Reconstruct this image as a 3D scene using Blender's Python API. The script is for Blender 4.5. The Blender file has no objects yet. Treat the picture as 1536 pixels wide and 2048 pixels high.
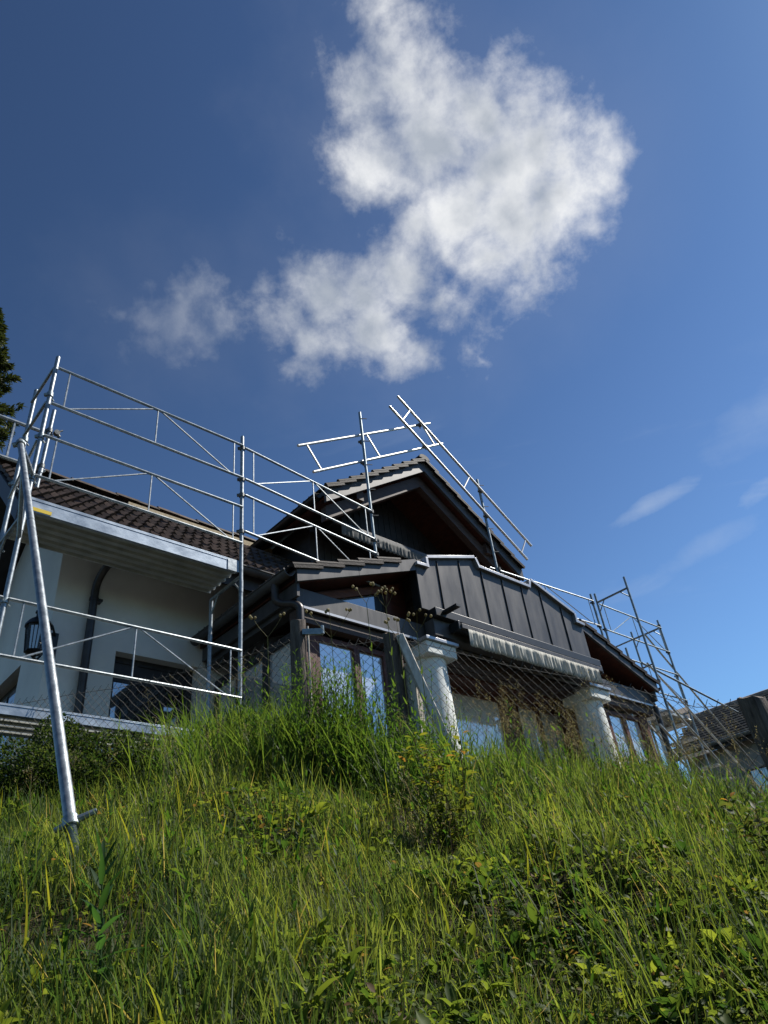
import bpy, math, random
import numpy as np
from mathutils import Vector, Matrix

random.seed(11)
rng = np.random.default_rng(11)
sc = bpy.context.scene
col = sc.collection
R = math.radians

# ------------------------------------------------------------------ camera
# world: X runs along the house front, Y points towards the house, Z up; the lens is at the origin
cam = bpy.data.cameras.new("camera")
cam.sensor_fit = 'VERTICAL'
cam.sensor_height = 36.0
cam.lens = 24.965
cam.clip_start = 0.05
cam.clip_end = 6000
cam_o = bpy.data.objects.new("camera", cam)
col.objects.link(cam_o)
cam_o.matrix_world = Matrix(((0.74587, -0.30885, -0.59016, 0),
                             (-0.65785, -0.48047, -0.57998, 0),
                             (-0.10443, 0.82083, -0.56155, 0),
                             (0, 0, 0, 1)))
sc.camera = cam_o

# ------------------------------------------------------------------ sun, sky, exposure
SUN = Vector((0.59, -0.29, 0.79)).normalized()
lamp = bpy.data.lights.new("sun", 'SUN')
lamp.energy = 5.0
lamp.angle = R(0.53)
lamp.color = (1.0, 0.95, 0.87)
lo = bpy.data.objects.new("sun", lamp)
col.objects.link(lo)
lo.rotation_euler = SUN.to_track_quat('Z', 'Y').to_euler()
lo.location = (20, -8, 30)

sc.view_settings.view_transform = 'Standard'
sc.view_settings.look = 'None'
sc.view_settings.exposure = 0.5
sc.view_settings.gamma = 1.0
sc.view_settings.use_curve_mapping = False
sc.cycles.max_bounces = 8
sc.cycles.transparent_max_bounces = 8
sc.cycles.use_denoising = True

SKY_STRENGTH = 0.1
SKY_GAMMA = 1.75
SKY_GAIN = 1.50
world = bpy.data.worlds.new("World")
sc.world = world
world.use_nodes = True
wt = world.node_tree


def build_sky():
    nt = wt
    nt.nodes.clear()
    N, L = nt.nodes, nt.links

    def node(t, **k):
        n = N.new(t)
        for a, b in k.items():
            setattr(n, a, b)
        return n

    def math_(op, a, b=None, c=None, clamp=False):
        n = node('ShaderNodeMath', operation=op, use_clamp=clamp)
        for i, x in enumerate((a, b, c)):
            if x is None:
                continue
            if isinstance(x, (int, float)):
                n.inputs[i].default_value = x
            else:
                L.new(x, n.inputs[i])
        return n.outputs[0]

    def dot(a, v):
        n = node('ShaderNodeVectorMath', operation='DOT_PRODUCT')
        L.new(a, n.inputs[0])
        n.inputs[1].default_value = v
        return n.outputs['Value']

    sky = node('ShaderNodeTexSky', sky_type='NISHITA', sun_disc=False)
    sky.sun_elevation = math.asin(SUN.z)
    sky.sun_rotation = math.atan2(SUN.x, SUN.y)
    sky.altitude = 500
    sky.air_density = 1.0
    sky.dust_density = 0.12
    sky.ozone_density = 2.4
    tc = node('ShaderNodeTexCoord')
    d = tc.outputs['Generated']
    # the cloud: a patch of sky about its own centre direction
    D0, e1, e2 = (0.4485, 0.2948, 0.8438), (0.5492, -0.8357, 0.0), (-0.7051, -0.4634, 0.5367)
    w = math_('MAXIMUM', dot(d, D0), 0.02)
    qx = math_('DIVIDE', dot(d, e1), w)
    qy = math_('DIVIDE', dot(d, e2), w)
    cmb = node('ShaderNodeCombineXYZ')
    L.new(qx, cmb.inputs[0])
    L.new(qy, cmb.inputs[1])
    q = cmb.outputs[0]
    # turbulent warp
    nz = node('ShaderNodeTexNoise', noise_dimensions='3D')
    nz.inputs['Scale'].default_value = 10
    nz.inputs['Detail'].default_value = 8
    nz.inputs['Roughness'].default_value = 0.58
    L.new(q, nz.inputs['Vector'])
    sub = node('ShaderNodeVectorMath', operation='SUBTRACT')
    L.new(nz.outputs['Color'], sub.inputs[0])
    sub.inputs[1].default_value = (0.5, 0.5, 0.5)
    scl = node('ShaderNodeVectorMath', operation='SCALE')
    L.new(sub.outputs[0], scl.inputs[0])
    scl.inputs['Scale'].default_value = 0.11
    add = node('ShaderNodeVectorMath', operation='ADD')
    L.new(q, add.inputs[0])
    L.new(scl.outputs[0], add.inputs[1])
    flat = node('ShaderNodeVectorMath', operation='MULTIPLY')
    L.new(add.outputs[0], flat.inputs[0])
    flat.inputs[1].default_value = (1, 1, 0)
    qw = flat.outputs[0]
    blobs = [(0.01, 0.177, 0.041), (-0.002, 0.201, 0.038), (0.026, 0.146, 0.045), (-0.049, 0.125, 0.052), (-0.001, 0.116, 0.052), (-0.074, 0.109, 0.035), (0.047, 0.107, 0.051), (0.086, 0.062, 0.064), (0.019, 0.048, 0.078), (-0.046, 0.049, 0.055), (0.098, 0.002, 0.079), (0.156, 0.008, 0.065), (0.187, -0.024, 0.054), (0.211, 0.003, 0.035), (0.14, 0.052, 0.046), (0.162, -0.059, 0.068), (0.098, -0.059, 0.075), (0.042, -0.043, 0.069), (0.199, -0.069, 0.037), (0.061, -0.105, 0.058), (0.11, -0.126, 0.045), (-0.011, -0.04, 0.051), (0.077, -0.156, 0.027), (-0.057, -0.085, 0.059), (-0.114, -0.089, 0.06), (-0.166, -0.095, 0.061), (-0.219, -0.101, 0.049), (-0.118, -0.15, 0.063), (-0.072, -0.192, 0.042), (-0.165, -0.159, 0.042), (-0.244, -0.066, 0.031), (-0.24, -0.116, 0.035), (-0.028, -0.134, 0.04), (-0.096, -0.199, 0.028), (-0.204, -0.141, 0.042), (-0.331, -0.042, 0.034), (-0.354, -0.042, 0.035), (-0.378, -0.063, 0.042), (-0.349, -0.086, 0.032), (-0.321, -0.072, 0.028), (-0.414, -0.039, 0.038), (-0.455, -0.023, 0.030), (-0.43, -0.07, 0.028), (0.012, -0.215, 0.017), (0.022, -0.203, 0.014)]
    field = None
    for bx, by, br in blobs:
        ds = node('ShaderNodeVectorMath', operation='DISTANCE')
        L.new(qw, ds.inputs[0])
        ds.inputs[1].default_value = (bx, by, 0)
        v = math_('MULTIPLY_ADD', ds.outputs['Value'], -1.0 / 0.05, br / 0.05)
        if field is None:
            field = v
        else:
            n = node('ShaderNodeMath', operation='SMOOTH_MAX')
            L.new(field, n.inputs[0])
            L.new(v, n.inputs[1])
            n.inputs[2].default_value = 0.22
            field = n.outputs[0]
    # ragged edges
    n2 = node('ShaderNodeTexNoise', noise_dimensions='3D')
    n2.inputs['Scale'].default_value = 12
    n2.inputs['Detail'].default_value = 12
    n2.inputs['Roughness'].default_value = 0.63
    n2.inputs['Distortion'].default_value = 0.12
    L.new(q, n2.inputs['Vector'])

    # broad soft billows, seen twice a little apart towards the sun to give them a lit side
    def billow(shift):
        ad = node('ShaderNodeVectorMath', operation='ADD')
        L.new(q, ad.inputs[0])
        ad.inputs[1].default_value = shift
        nn = node('ShaderNodeTexNoise', noise_dimensions='3D')
        nn.inputs['Scale'].default_value = 8.0
        nn.inputs['Detail'].default_value = 7
        nn.inputs['Roughness'].default_value = 0.50
        nn.inputs['Distortion'].default_value = 0.1
        L.new(ad.outputs[0], nn.inputs['Vector'])
        return nn.outputs['Fac']
    dens = math_('ADD', field, math_('MULTIPLY', math_('SUBTRACT', n2.outputs['Fac'], 0.5), 3.0))
    mr = node('ShaderNodeMapRange', interpolation_type='SMOOTHSTEP')
    L.new(dens, mr.inputs['Value'])
    mr.inputs['From Min'].default_value = -0.45
    mr.inputs['From Max'].default_value = 1.45
    alpha = mr.outputs[0]
    # the western wisps are thinner
    thin = node('ShaderNodeMapRange', interpolation_type='SMOOTHSTEP')
    L.new(qx, thin.inputs['Value'])
    thin.inputs['From Min'].default_value = -0.46
    thin.inputs['From Max'].default_value = -0.12
    thin.inputs['To Min'].default_value = 0.30
    alpha = math_('MULTIPLY', alpha, thin.outputs[0])
    # faint mist round the cloud
    mist = node('ShaderNodeMapRange', interpolation_type='SMOOTHSTEP')
    L.new(math_('ADD', field, math_('MULTIPLY', math_('SUBTRACT', nz.outputs['Fac'], 0.5), 2.5)), mist.inputs['Value'])
    mist.inputs['From Min'].default_value = -2.6
    mist.inputs['From Max'].default_value = 0.3
    mist.inputs['To Max'].default_value = 0.035
    alpha = math_('MAXIMUM', alpha, mist.outputs[0])
    # forward half only
    alpha = math_('MULTIPLY', alpha, math_('GREATER_THAN', dot(d, D0), 0.1))
    # lit side towards the sun, greyer inside and on the far side
    relief = math_('MULTIPLY', math_('SUBTRACT', billow((0, 0, 0)), billow((0.035, 0.012, 0))), 1.5)
    side = math_('MULTIPLY_ADD', qx, 1.0, 0.82)
    thick = math_('MULTIPLY', math_('MAXIMUM', math_('SUBTRACT', field, 0.60), 0.0), -0.62)
    big = node('ShaderNodeTexNoise', noise_dimensions='3D')
    big.inputs['Scale'].default_value = 6.5
    big.inputs['Detail'].default_value = 3
    L.new(q, big.inputs['Vector'])
    bigv = math_('MULTIPLY', math_('SUBTRACT', big.outputs['Fac'], 0.5), 0.75)
    lum = math_('ADD', math_('ADD', side, thick), math_('ADD', relief, bigv))
    lum = math_('MINIMUM', math_('MAXIMUM', lum, 0.30), 1.0)
    ccol = node('ShaderNodeMix', data_type='RGBA')
    L.new(lum, ccol.inputs['Factor'])
    ccol.inputs[6].default_value = (0.20, 0.26, 0.36, 1)
    ccol.inputs[7].default_value = (0.90, 0.91, 0.92, 1)
    up = node('ShaderNodeVectorMath', operation='SCALE')
    L.new(ccol.outputs[2], up.inputs[0])
    up.inputs['Scale'].default_value = 0.73 / SKY_STRENGTH
    # thin high veil, drawn out in one direction
    mp = node('ShaderNodeMapping')
    mp.inputs['Rotation'].default_value = (0, 0, R(-25))
    mp.inputs['Location'].default_value = (0.35, 0.0, 0)
    mp.inputs['Scale'].default_value = (1.6, 7.0, 1)
    L.new(q, mp.inputs['Vector'])
    n4 = node('ShaderNodeTexNoise', noise_dimensions='3D')
    n4.inputs['Scale'].default_value = 1.5
    n4.inputs['Detail'].default_value = 6
    n4.inputs['Roughness'].default_value = 0.55
    n4.inputs['Distortion'].default_value = 0.6
    L.new(mp.outputs[0], n4.inputs['Vector'])
    mr2 = node('ShaderNodeMapRange', interpolation_type='SMOOTHSTEP')
    L.new(n4.outputs['Fac'], mr2.inputs['Value'])
    mr2.inputs['From Min'].default_value = 0.56
    mr2.inputs['From Max'].default_value = 0.90
    mr2.inputs['To Max'].default_value = 0.3
    low = node('ShaderNodeMapRange', interpolation_type='SMOOTHSTEP')
    L.new(qy, low.inputs['Value'])
    low.inputs['From Min'].default_value = -0.2
    low.inputs['From Max'].default_value = -0.45
    veil = math_('MULTIPLY', mr2.outputs[0], low.outputs[0])
    # a few drawn-out wisps low in the sky
    for wx, wy, ca, sa, la, lb, am in ((0.215, -0.513, 0.93, 0.36, 0.10, 0.020, 0.28), (0.37, -0.535, 0.85, 0.5, 0.05, 0.022, 0.30), (0.30, -0.60, 0.95, 0.3, 0.12, 0.03, 0.16), (-0.62, -0.42, 0.9, -0.4, 0.05, 0.02, 0.30), (0.42, -0.40, 0.9, 0.43, 0.16, 0.06, 0.14)):
        dx, dy = math_('SUBTRACT', qx, wx), math_('SUBTRACT', qy, wy)
        ta = math_('DIVIDE', math_('ADD', math_('MULTIPLY', dx, ca), math_('MULTIPLY', dy, sa)), la)
        tb = math_('DIVIDE', math_('SUBTRACT', math_('MULTIPLY', dy, ca), math_('MULTIPLY', dx, sa)), lb)
        rr = math_('ADD', math_('MULTIPLY', ta, ta), math_('MULTIPLY', tb, tb))
        rr = math_('SUBTRACT', math_('SUBTRACT', 1.0, rr), math_('MULTIPLY', math_('SUBTRACT', 0.62, n4.outputs['Fac']), 2.4))
        rr = math_('ADD', rr, math_('MULTIPLY', math_('SUBTRACT', n2.outputs['Fac'], 0.5), 1.6))
        veil = math_('MAXIMUM', veil, math_('MULTIPLY', math_('MINIMUM', math_('MAXIMUM', rr, 0.0), 1.0), am))
    # saturation of the clear sky
    hs = node('ShaderNodeHueSaturation')
    hs.inputs['Saturation'].default_value = 0.9
    # deepen the contrast between the sunny and the far side of the sky, as the phone's picture does
    pre = node('ShaderNodeVectorMath', operation='SCALE')
    L.new(sky.outputs[0], pre.inputs[0])
    pre.inputs['Scale'].default_value = 0.1
    gm = node('ShaderNodeGamma')
    gm.inputs['Gamma'].default_value = SKY_GAMMA
    L.new(pre.outputs[0], gm.inputs['Color'])
    post = node('ShaderNodeVectorMath', operation='SCALE')
    L.new(gm.outputs[0], post.inputs[0])
    post.inputs['Scale'].default_value = SKY_GAIN / SKY_STRENGTH
    tnt = node('ShaderNodeVectorMath', operation='MULTIPLY')
    L.new(post.outputs[0], tnt.inputs[0])
    tnt.inputs[1].default_value = (0.93, 1.17, 1.02)
    # the haze near the horizon stays pale blue instead of burning out
    lumv = dot(tnt.outputs[0], (0.2126 * SKY_STRENGTH / 0.34, 0.7152 * SKY_STRENGTH / 0.34, 0.0722 * SKY_STRENGTH / 0.34))
    lim = math_('POWER', math_('ADD', 1.0, math_('POWER', lumv, 4.0)), -0.25)
    cap = node('ShaderNodeVectorMath', operation='SCALE')
    L.new(tnt.outputs[0], cap.inputs[0])
    L.new(lim, cap.inputs['Scale'])
    L.new(cap.outputs[0], hs.inputs['Color'])
    m1 = node('ShaderNodeMix', data_type='RGBA')
    L.new(veil, m1.inputs['Factor'])
    L.new(hs.outputs[0], m1.inputs[6])
    m1.inputs[7].default_value = (0.47 / SKY_STRENGTH, 0.53 / SKY_STRENGTH, 0.60 / SKY_STRENGTH, 1)
    m2 = node('ShaderNodeMix', data_type='RGBA')
    L.new(alpha, m2.inputs['Factor'])
    L.new(m1.outputs[2], m2.inputs[6])
    L.new(up.outputs[0], m2.inputs[7])
    bg = node('ShaderNodeBackground')
    bg.inputs['Strength'].default_value = SKY_STRENGTH
    L.new(m2.outputs[2], bg.inputs['Color'])
    out = node('ShaderNodeOutputWorld')
    L.new(bg.outputs[0], out.inputs[0])


build_sky()


# ------------------------------------------------------------------ materials
def mat(name, c, rough=0.6, metal=0.0, c2=None, scale=8.0, detail=5, bump=0.0, bscale=None, spec=0.5, stretch=None, mid=(0.35, 0.65), rvar=0.0):
    m = bpy.data.materials.new(name)
    m.use_nodes = True
    nt = m.node_tree
    b = nt.nodes['Principled BSDF']
    b.inputs['Roughness'].default_value = rough
    b.inputs['Metallic'].default_value = metal
    b.inputs['Specular IOR Level'].default_value = spec
    tc = nt.nodes.new('ShaderNodeTexCoord')
    mp = nt.nodes.new('ShaderNodeMapping')
    nt.links.new(tc.outputs['Object'], mp.inputs['Vector'])
    if stretch:
        mp.inputs['Scale'].default_value = stretch
    nz = nt.nodes.new('ShaderNodeTexNoise')
    nz.inputs['Scale'].default_value = scale
    nz.inputs['Detail'].default_value = detail
    nz.inputs['Roughness'].default_value = 0.6
    nt.links.new(mp.outputs[0], nz.inputs['Vector'])
    rp = nt.nodes.new('ShaderNodeValToRGB')
    c2 = c2 or tuple(x * 0.7 for x in c)
    rp.color_ramp.elements[0].position = mid[0]
    rp.color_ramp.elements[1].position = mid[1]
    rp.color_ramp.elements[0].color = (*c2, 1)
    rp.color_ramp.elements[1].color = (*c, 1)
    nt.links.new(nz.outputs['Fac'], rp.inputs[0])
    nt.links.new(rp.outputs[0], b.inputs['Base Color'])
    if rvar:
        mr = nt.nodes.new('ShaderNodeMapRange')
        mr.inputs['To Min'].default_value = rough - rvar
        mr.inputs['To Max'].default_value = rough + rvar
        nt.links.new(nz.outputs['Fac'], mr.inputs['Value'])
        nt.links.new(mr.outputs[0], b.inputs['Roughness'])
    if bump:
        n2 = nt.nodes.new('ShaderNodeTexNoise')
        n2.inputs['Scale'].default_value = bscale or scale * 4
        n2.inputs['Detail'].default_value = 6
        nt.links.new(mp.outputs[0], n2.inputs['Vector'])
        bp = nt.nodes.new('ShaderNodeBump')
        bp.inputs['Strength'].default_value = bump
        bp.inputs['Distance'].default_value = 0.01
        nt.links.new(n2.outputs['Fac'], bp.inputs['Height'])
        nt.links.new(bp.outputs[0], b.inputs['Normal'])
    return m


def foliage_mat(name, rough=0.5, trans=0.50, tint=(1.22, 1.16, 0.58), spec=0.35):
    m = bpy.data.materials.new(name)
    m.use_nodes = True
    nt = m.node_tree
    b = nt.nodes['Principled BSDF']
    out = nt.nodes['Material Output']
    at = nt.nodes.new('ShaderNodeAttribute')
    at.attribute_name = 'tone'
    dk = nt.nodes.new('ShaderNodeVectorMath')
    dk.operation = 'SCALE'
    dk.inputs['Scale'].default_value = 0.72
    nt.links.new(at.outputs['Color'], dk.inputs[0])
    nt.links.new(dk.outputs[0], b.inputs['Base Color'])
    b.inputs['Roughness'].default_value = rough
    b.inputs['Specular IOR Level'].default_value = spec
    tr = nt.nodes.new('ShaderNodeBsdfTranslucent')
    mu = nt.nodes.new('ShaderNodeMix')
    mu.data_type = 'RGBA'
    mu.blend_type = 'MULTIPLY'
    mu.inputs['Factor'].default_value = 1.0
    nt.links.new(at.outputs['Color'], mu.inputs[6])
    mu.inputs[7].default_value = (*[x * 1.75 for x in tint], 1)
    nt.links.new(mu.outputs[2], tr.inputs['Color'])
    mx = nt.nodes.new('ShaderNodeMixShader')
    mx.inputs[0].default_value = trans
    nt.links.new(b.outputs[0], mx.inputs[1])
    nt.links.new(tr.outputs[0], mx.inputs[2])
    nt.links.new(mx.outputs[0], out.inputs['Surface'])
    return m


def glass_mat(name, inner, refl=0.5):
    """double glazing with a coated outer face: a mirror-like sheet over whatever hangs behind it"""
    m = bpy.data.materials.new(name)
    m.use_nodes = True
    nt = m.node_tree
    b = nt.nodes['Principled BSDF']
    out = nt.nodes['Material Output']
    b.inputs['Base Color'].default_value = (*inner, 1)
    b.inputs['Roughness'].default_value = 0.5
    g = nt.nodes.new('ShaderNodeBsdfGlossy')
    g.inputs['Roughness'].default_value = 0.03
    g.inputs['Color'].default_value = (0.93, 0.95, 0.95, 1)
    tc = nt.nodes.new('ShaderNodeTexCoord')
    nz = nt.nodes.new('ShaderNodeTexNoise')
    nz.inputs['Scale'].default_value = 1.3
    nz.inputs['Detail'].default_value = 2
    nt.links.new(tc.outputs['Object'], nz.inputs['Vector'])
    bp = nt.nodes.new('ShaderNodeBump')
    bp.inputs['Strength'].default_value = 0.03
    bp.inputs['Distance'].default_value = 0.05
    nt.links.new(nz.outputs['Fac'], bp.inputs['Height'])
    nt.links.new(bp.outputs[0], g.inputs['Normal'])
    lw = nt.nodes.new('ShaderNodeLayerWeight')
    lw.inputs['Blend'].default_value = 0.35
    mr = nt.nodes.new('ShaderNodeMapRange')
    mr.inputs['To Min'].default_value = refl
    mr.inputs['To Max'].default_value = 1.0
    nt.links.new(lw.outputs['Fresnel'], mr.inputs['Value'])
    mx = nt.nodes.new('ShaderNodeMixShader')
    nt.links.new(mr.outputs[0], mx.inputs[0])
    nt.links.new(b.outputs[0], mx.inputs[1])
    nt.links.new(g.outputs[0], mx.inputs[2])
    nt.links.new(mx.outputs[0], out.inputs['Surface'])
    return m


M = {}
M['galv'] = mat('galvanised_steel', (0.33, 0.36, 0.38), 0.45, 0.7, (0.18, 0.205, 0.225), 22, 6, 0.08, 120, rvar=0.12)
M['galv_old'] = mat('weathered_galvanised_steel', (0.34, 0.38, 0.39), 0.5, 0.8, (0.18, 0.22, 0.24), 18, 6, 0.1, 90, rvar=0.1)
M['alu'] = mat('aluminium_tube', (0.50, 0.50, 0.48), 0.42, 0.75, (0.55, 0.54, 0.52), 14, 5, 0.05, 80, rvar=0.1)
M['deck'] = mat('deck_sheet_metal', (0.33, 0.385, 0.45), 0.45, 0.5, (0.21, 0.255, 0.31), 5.5, 8, 0.06, 40, mid=(0.38, 0.62), stretch=(1, 1, 1.6), rvar=0.15)
M['deck_under'] = mat('deck_underside', (0.50, 0.52, 0.50), 0.5, 0.4, (0.34, 0.36, 0.35), 6, 6, 0.05)
M['coupler'] = mat('coupler_steel', (0.16, 0.17, 0.17), 0.55, 0.7, (0.07, 0.07, 0.07), 40)
M['yellow'] = mat('yellow_sticker', (0.72, 0.50, 0.02), 0.5, 0, (0.45, 0.30, 0.01), 60, 4, mid=(0.25, 0.42))
M['plaster'] = mat('cream_plaster', (0.76, 0.75, 0.725), 0.92, 0, (0.65, 0.64, 0.615), 1.3, 9, 0.25, 160, spec=0.2)
M['plaster_grey'] = mat('grey_plaster', (0.36, 0.345, 0.32), 0.92, 0, (0.27, 0.26, 0.24), 1.5, 8, 0.2, 90, spec=0.2)
M['plaster_white'] = mat('white_plaster', (0.80, 0.81, 0.77), 0.85, 0, (0.70, 0.71, 0.66), 2, 8, 0.12, 60, spec=0.25)
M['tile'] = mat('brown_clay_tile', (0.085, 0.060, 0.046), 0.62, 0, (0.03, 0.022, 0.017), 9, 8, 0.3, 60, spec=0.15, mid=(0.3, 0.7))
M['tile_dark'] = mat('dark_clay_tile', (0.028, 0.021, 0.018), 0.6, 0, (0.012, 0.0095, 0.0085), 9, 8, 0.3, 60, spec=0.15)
M['sheet'] = mat('anthracite_sheet_metal', (0.105, 0.101, 0.101), 0.45, 0.1, (0.056, 0.054, 0.056), 2.6, 8, 0.25, 3.5, spec=0.3, mid=(0.3, 0.7), stretch=(2.5, 2.5, 0.6), rvar=0.14)
M['coping'] = mat('coping_sheet_metal', (0.46, 0.46, 0.46), 0.38, 0.7, (0.34, 0.34, 0.35), 5, 6)
M['black'] = mat('black_metal', (0.022, 0.024, 0.026), 0.42, 0.2, (0.014, 0.015, 0.016), 12)
M['pipe'] = mat('brown_downpipe', (0.055, 0.048, 0.046), 0.38, 0.3, (0.035, 0.03, 0.03), 9)
M['red_wood'] = mat('red_brown_stained_wood', (0.115, 0.030, 0.017), 0.6, 0, (0.06, 0.016, 0.010), 6, 6, 0.1, 40, stretch=(1, 1, 6))
M['lit_wood'] = mat('sunlit_brown_wood', (0.21, 0.07, 0.03), 0.55, 0, (0.13, 0.04, 0.02), 6, 6, stretch=(1, 1, 5))  # gable window frame strip, sunlight put into a brighter wood colour
M['dark_wood'] = mat('dark_stained_boards', (0.035, 0.032, 0.036), 0.6, 0, (0.02, 0.018, 0.02), 6, 6, 0.1, 40)
M['beam_wood'] = mat('brown_beam_wood', (0.085, 0.055, 0.045), 0.65, 0, (0.05, 0.03, 0.026), 9, 6, 0.15, 60, stretch=(0.6, 3, 3))
M['mortar'] = mat('pale_ridge_mortar', (0.50, 0.41, 0.27), 0.9, 0, (0.38, 0.30, 0.19), 14, 6, 0.4, 60)
M['fabric'] = mat('pale_awning_cloth', (0.47, 0.46, 0.41), 0.9, 0, (0.39, 0.38, 0.34), 4, 5, spec=0.1)
M['fabric_grey'] = mat('grey_awning_cloth', (0.17, 0.17, 0.165), 0.9, 0, (0.13, 0.13, 0.125), 4, 5, spec=0.1)
M['post_wood'] = mat('weathered_post_wood', (0.17, 0.14, 0.12), 0.85, 0, (0.045, 0.036, 0.032), 7, 9, 0.9, 22, spec=0.2, stretch=(5, 5, 0.8), mid=(0.32, 0.66))
M['brace_wood'] = mat('grey_weathered_timber', (0.66, 0.61, 0.54), 0.85, 0, (0.40, 0.36, 0.31), 6, 9, 0.6, 30, spec=0.2, stretch=(4, 4, 1))
M['wire'] = mat('fence_wire', (0.15, 0.14, 0.125), 0.8, 0.0, (0.08, 0.075, 0.07), 60, spec=0.15)
M['soil'] = mat('bank_soil', (0.045, 0.036, 0.022), 0.95, 0, (0.018, 0.018, 0.009), 4, 8, 0.6, 30, spec=0.1)
M['ground'] = mat('far_ground', (0.08, 0.11, 0.035), 0.95, 0, (0.04, 0.06, 0.02), 0.3, 8, spec=0.1)
M['glass_annex'] = glass_mat('annex_glazing', (0.55, 0.56, 0.57), 0.42)
M['glass_white'] = glass_mat('glazing_with_white_base', (0.90, 0.90, 0.90), 0.30)  # loggia panes: near-white base put in to make them pale
M['glass_dark'] = glass_mat('dark_glazing', (0.01, 0.011, 0.013), 0.3)
M['glass_lamp'] = glass_mat('lantern_glass', (0.16, 0.18, 0.22), 0.2)
M['grass'] = foliage_mat('grass_blades', 0.55, 0.50, spec=0.18)
M['leaf'] = foliage_mat('herb_leaves', 0.55, 0.45, spec=0.2)
M['needle'] = foliage_mat('spruce_needles', 0.6, 0.15, (1.1, 1.1, 0.6))
M['seed'] = foliage_mat('seed_heads', 0.7, 0.3, (1.1, 1.0, 0.7), 0.2)
M['bark'] = mat('spruce_bark', (0.09, 0.065, 0.045), 0.9, 0, (0.04, 0.03, 0.02), 10)
M['orange'] = mat('orange_plastic', (0.85, 0.28, 0.02), 0.4)


for k_ in ('tile', 'tile_dark'):
    nt_ = M[k_].node_tree
    bs_ = nt_.nodes['Principled BSDF']
    src_ = bs_.inputs['Base Color'].links[0].from_socket
    oi_ = nt_.nodes.new('ShaderNodeObjectInfo')
    mr_ = nt_.nodes.new('ShaderNodeMapRange')
    mr_.inputs['To Min'].default_value = 0.6
    mr_.inputs['To Max'].default_value = 1.5
    nt_.links.new(oi_.outputs['Random'], mr_.inputs['Value'])
    vm_ = nt_.nodes.new('ShaderNodeVectorMath')
    vm_.operation = 'SCALE'
    nt_.links.new(src_, vm_.inputs[0])
    nt_.links.new(mr_.outputs[0], vm_.inputs['Scale'])
    nt_.links.new(vm_.outputs[0], bs_.inputs['Base Color'])


# ------------------------------------------------------------------ mesh helpers
class MB:
    def __init__(s):
        s.v = []
        s.f = []

    def add(s, vs, fs):
        k = len(s.v)
        s.v += [tuple(p) for p in vs]
        s.f += [tuple(i + k for i in f) for f in fs]
        return s

    def box(s, x0, x1, y0, y1, z0, z1):
        return s.add([(x0, y0, z0), (x1, y0, z0), (x1, y1, z0), (x0, y1, z0), (x0, y0, z1), (x1, y0, z1), (x1, y1, z1), (x0, y1, z1)],
                     [(0, 3, 2, 1), (4, 5, 6, 7), (0, 1, 5, 4), (1, 2, 6, 5), (2, 3, 7, 6), (3, 0, 4, 7)])

    def extrude(s, pts, vec):
        n = len(pts)
        vec = Vector(vec)
        a = [Vector(p) for p in pts]
        nn = Vector((0, 0, 0))
        for i in range(n):
            nn += a[i].cross(a[(i + 1) % n])
        if nn.dot(vec) > 0:
            a.reverse()
        vs = a + [p + vec for p in a]
        fs = [tuple(range(n)), tuple(range(2 * n - 1, n - 1, -1))]
        for i in range(n):
            j = (i + 1) % n
            fs.append((i, i + n, j + n, j))
        return s.add(vs, fs)

    def xz(s, poly, y0, y1):
        return s.extrude([(x, y0, z) for x, z in poly], (0, y1 - y0, 0))

    def yz(s, poly, x0, x1):
        return s.extrude([(x0, y, z) for y, z in poly], (x1 - x0, 0, 0))

    def tube(s, a, b, r, n=10, r2=None):
        return s.path([a, b], r, n, r2)

    def path(s, pts, r, n=8, r2=None):
        pts = [Vector(p) for p in pts]
        m = len(pts)
        k = len(s.v)
        ref = None
        for i, p in enumerate(pts):
            t = (pts[min(i + 1, m - 1)] - pts[max(i - 1, 0)]).normalized()
            if ref is None:
                ref = Vector((0, 0, 1)) if abs(t.z) < 0.9 else Vector((1, 0, 0))
            a = (ref - t * ref.dot(t)).normalized()
            ref = a
            b = t.cross(a)
            rr = r if r2 is None else r + (r2 - r) * i / (m - 1)
            for j in range(n):
                g = 2 * math.pi * j / n
                s.v.append(tuple(p + (a * math.cos(g) + b * math.sin(g)) * rr))
        for i in range(m - 1):
            for j in range(n):
                j2 = (j + 1) % n
                s.f.append((k + i * n + j, k + i * n + j2, k + (i + 1) * n + j2, k + (i + 1) * n + j))
        s.f.append(tuple(k + j for j in reversed(range(n))))
        s.f.append(tuple(k + (m - 1) * n + j for j in range(n)))
        return s

    def lathe(s, c, prof, n=20, ax='z'):
        k = len(s.v)
        c = Vector(c)
        for r, h in prof:
            for j in range(n):
                g = 2 * math.pi * j / n
                s.v.append(tuple(c + Vector((r * math.cos(g), r * math.sin(g), h))))
        for i in range(len(prof) - 1):
            for j in range(n):
                j2 = (j + 1) % n
                s.f.append((k + i * n + j, k + i * n + j2, k + (i + 1) * n + j2, k + (i + 1) * n + j))
        s.f.append(tuple(k + j for j in reversed(range(n))))
        s.f.append(tuple(k + (len(prof) - 1) * n + j for j in range(n)))
        return s

    def mesh(s, name, m, smooth=True):
        me = bpy.data.meshes.new(name)
        me.from_pydata(s.v, [], s.f)
        me.materials.append(M[m] if isinstance(m, str) else m)
        if smooth:
            me.polygons.foreach_set('use_smooth', [True] * len(me.polygons))
            me.set_sharp_from_angle(angle=R(38))
        me.update()
        return me

    def build(s, name, m, parent=None, bevel=0.0, smooth=True):
        o = bpy.data.objects.new(name, s.mesh(name, m, smooth))
        return link(o, parent, bevel)


def wloc(o):
    p = Vector((0, 0, 0))
    while o is not None:
        p += o.location
        o = o.parent
    return p


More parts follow.
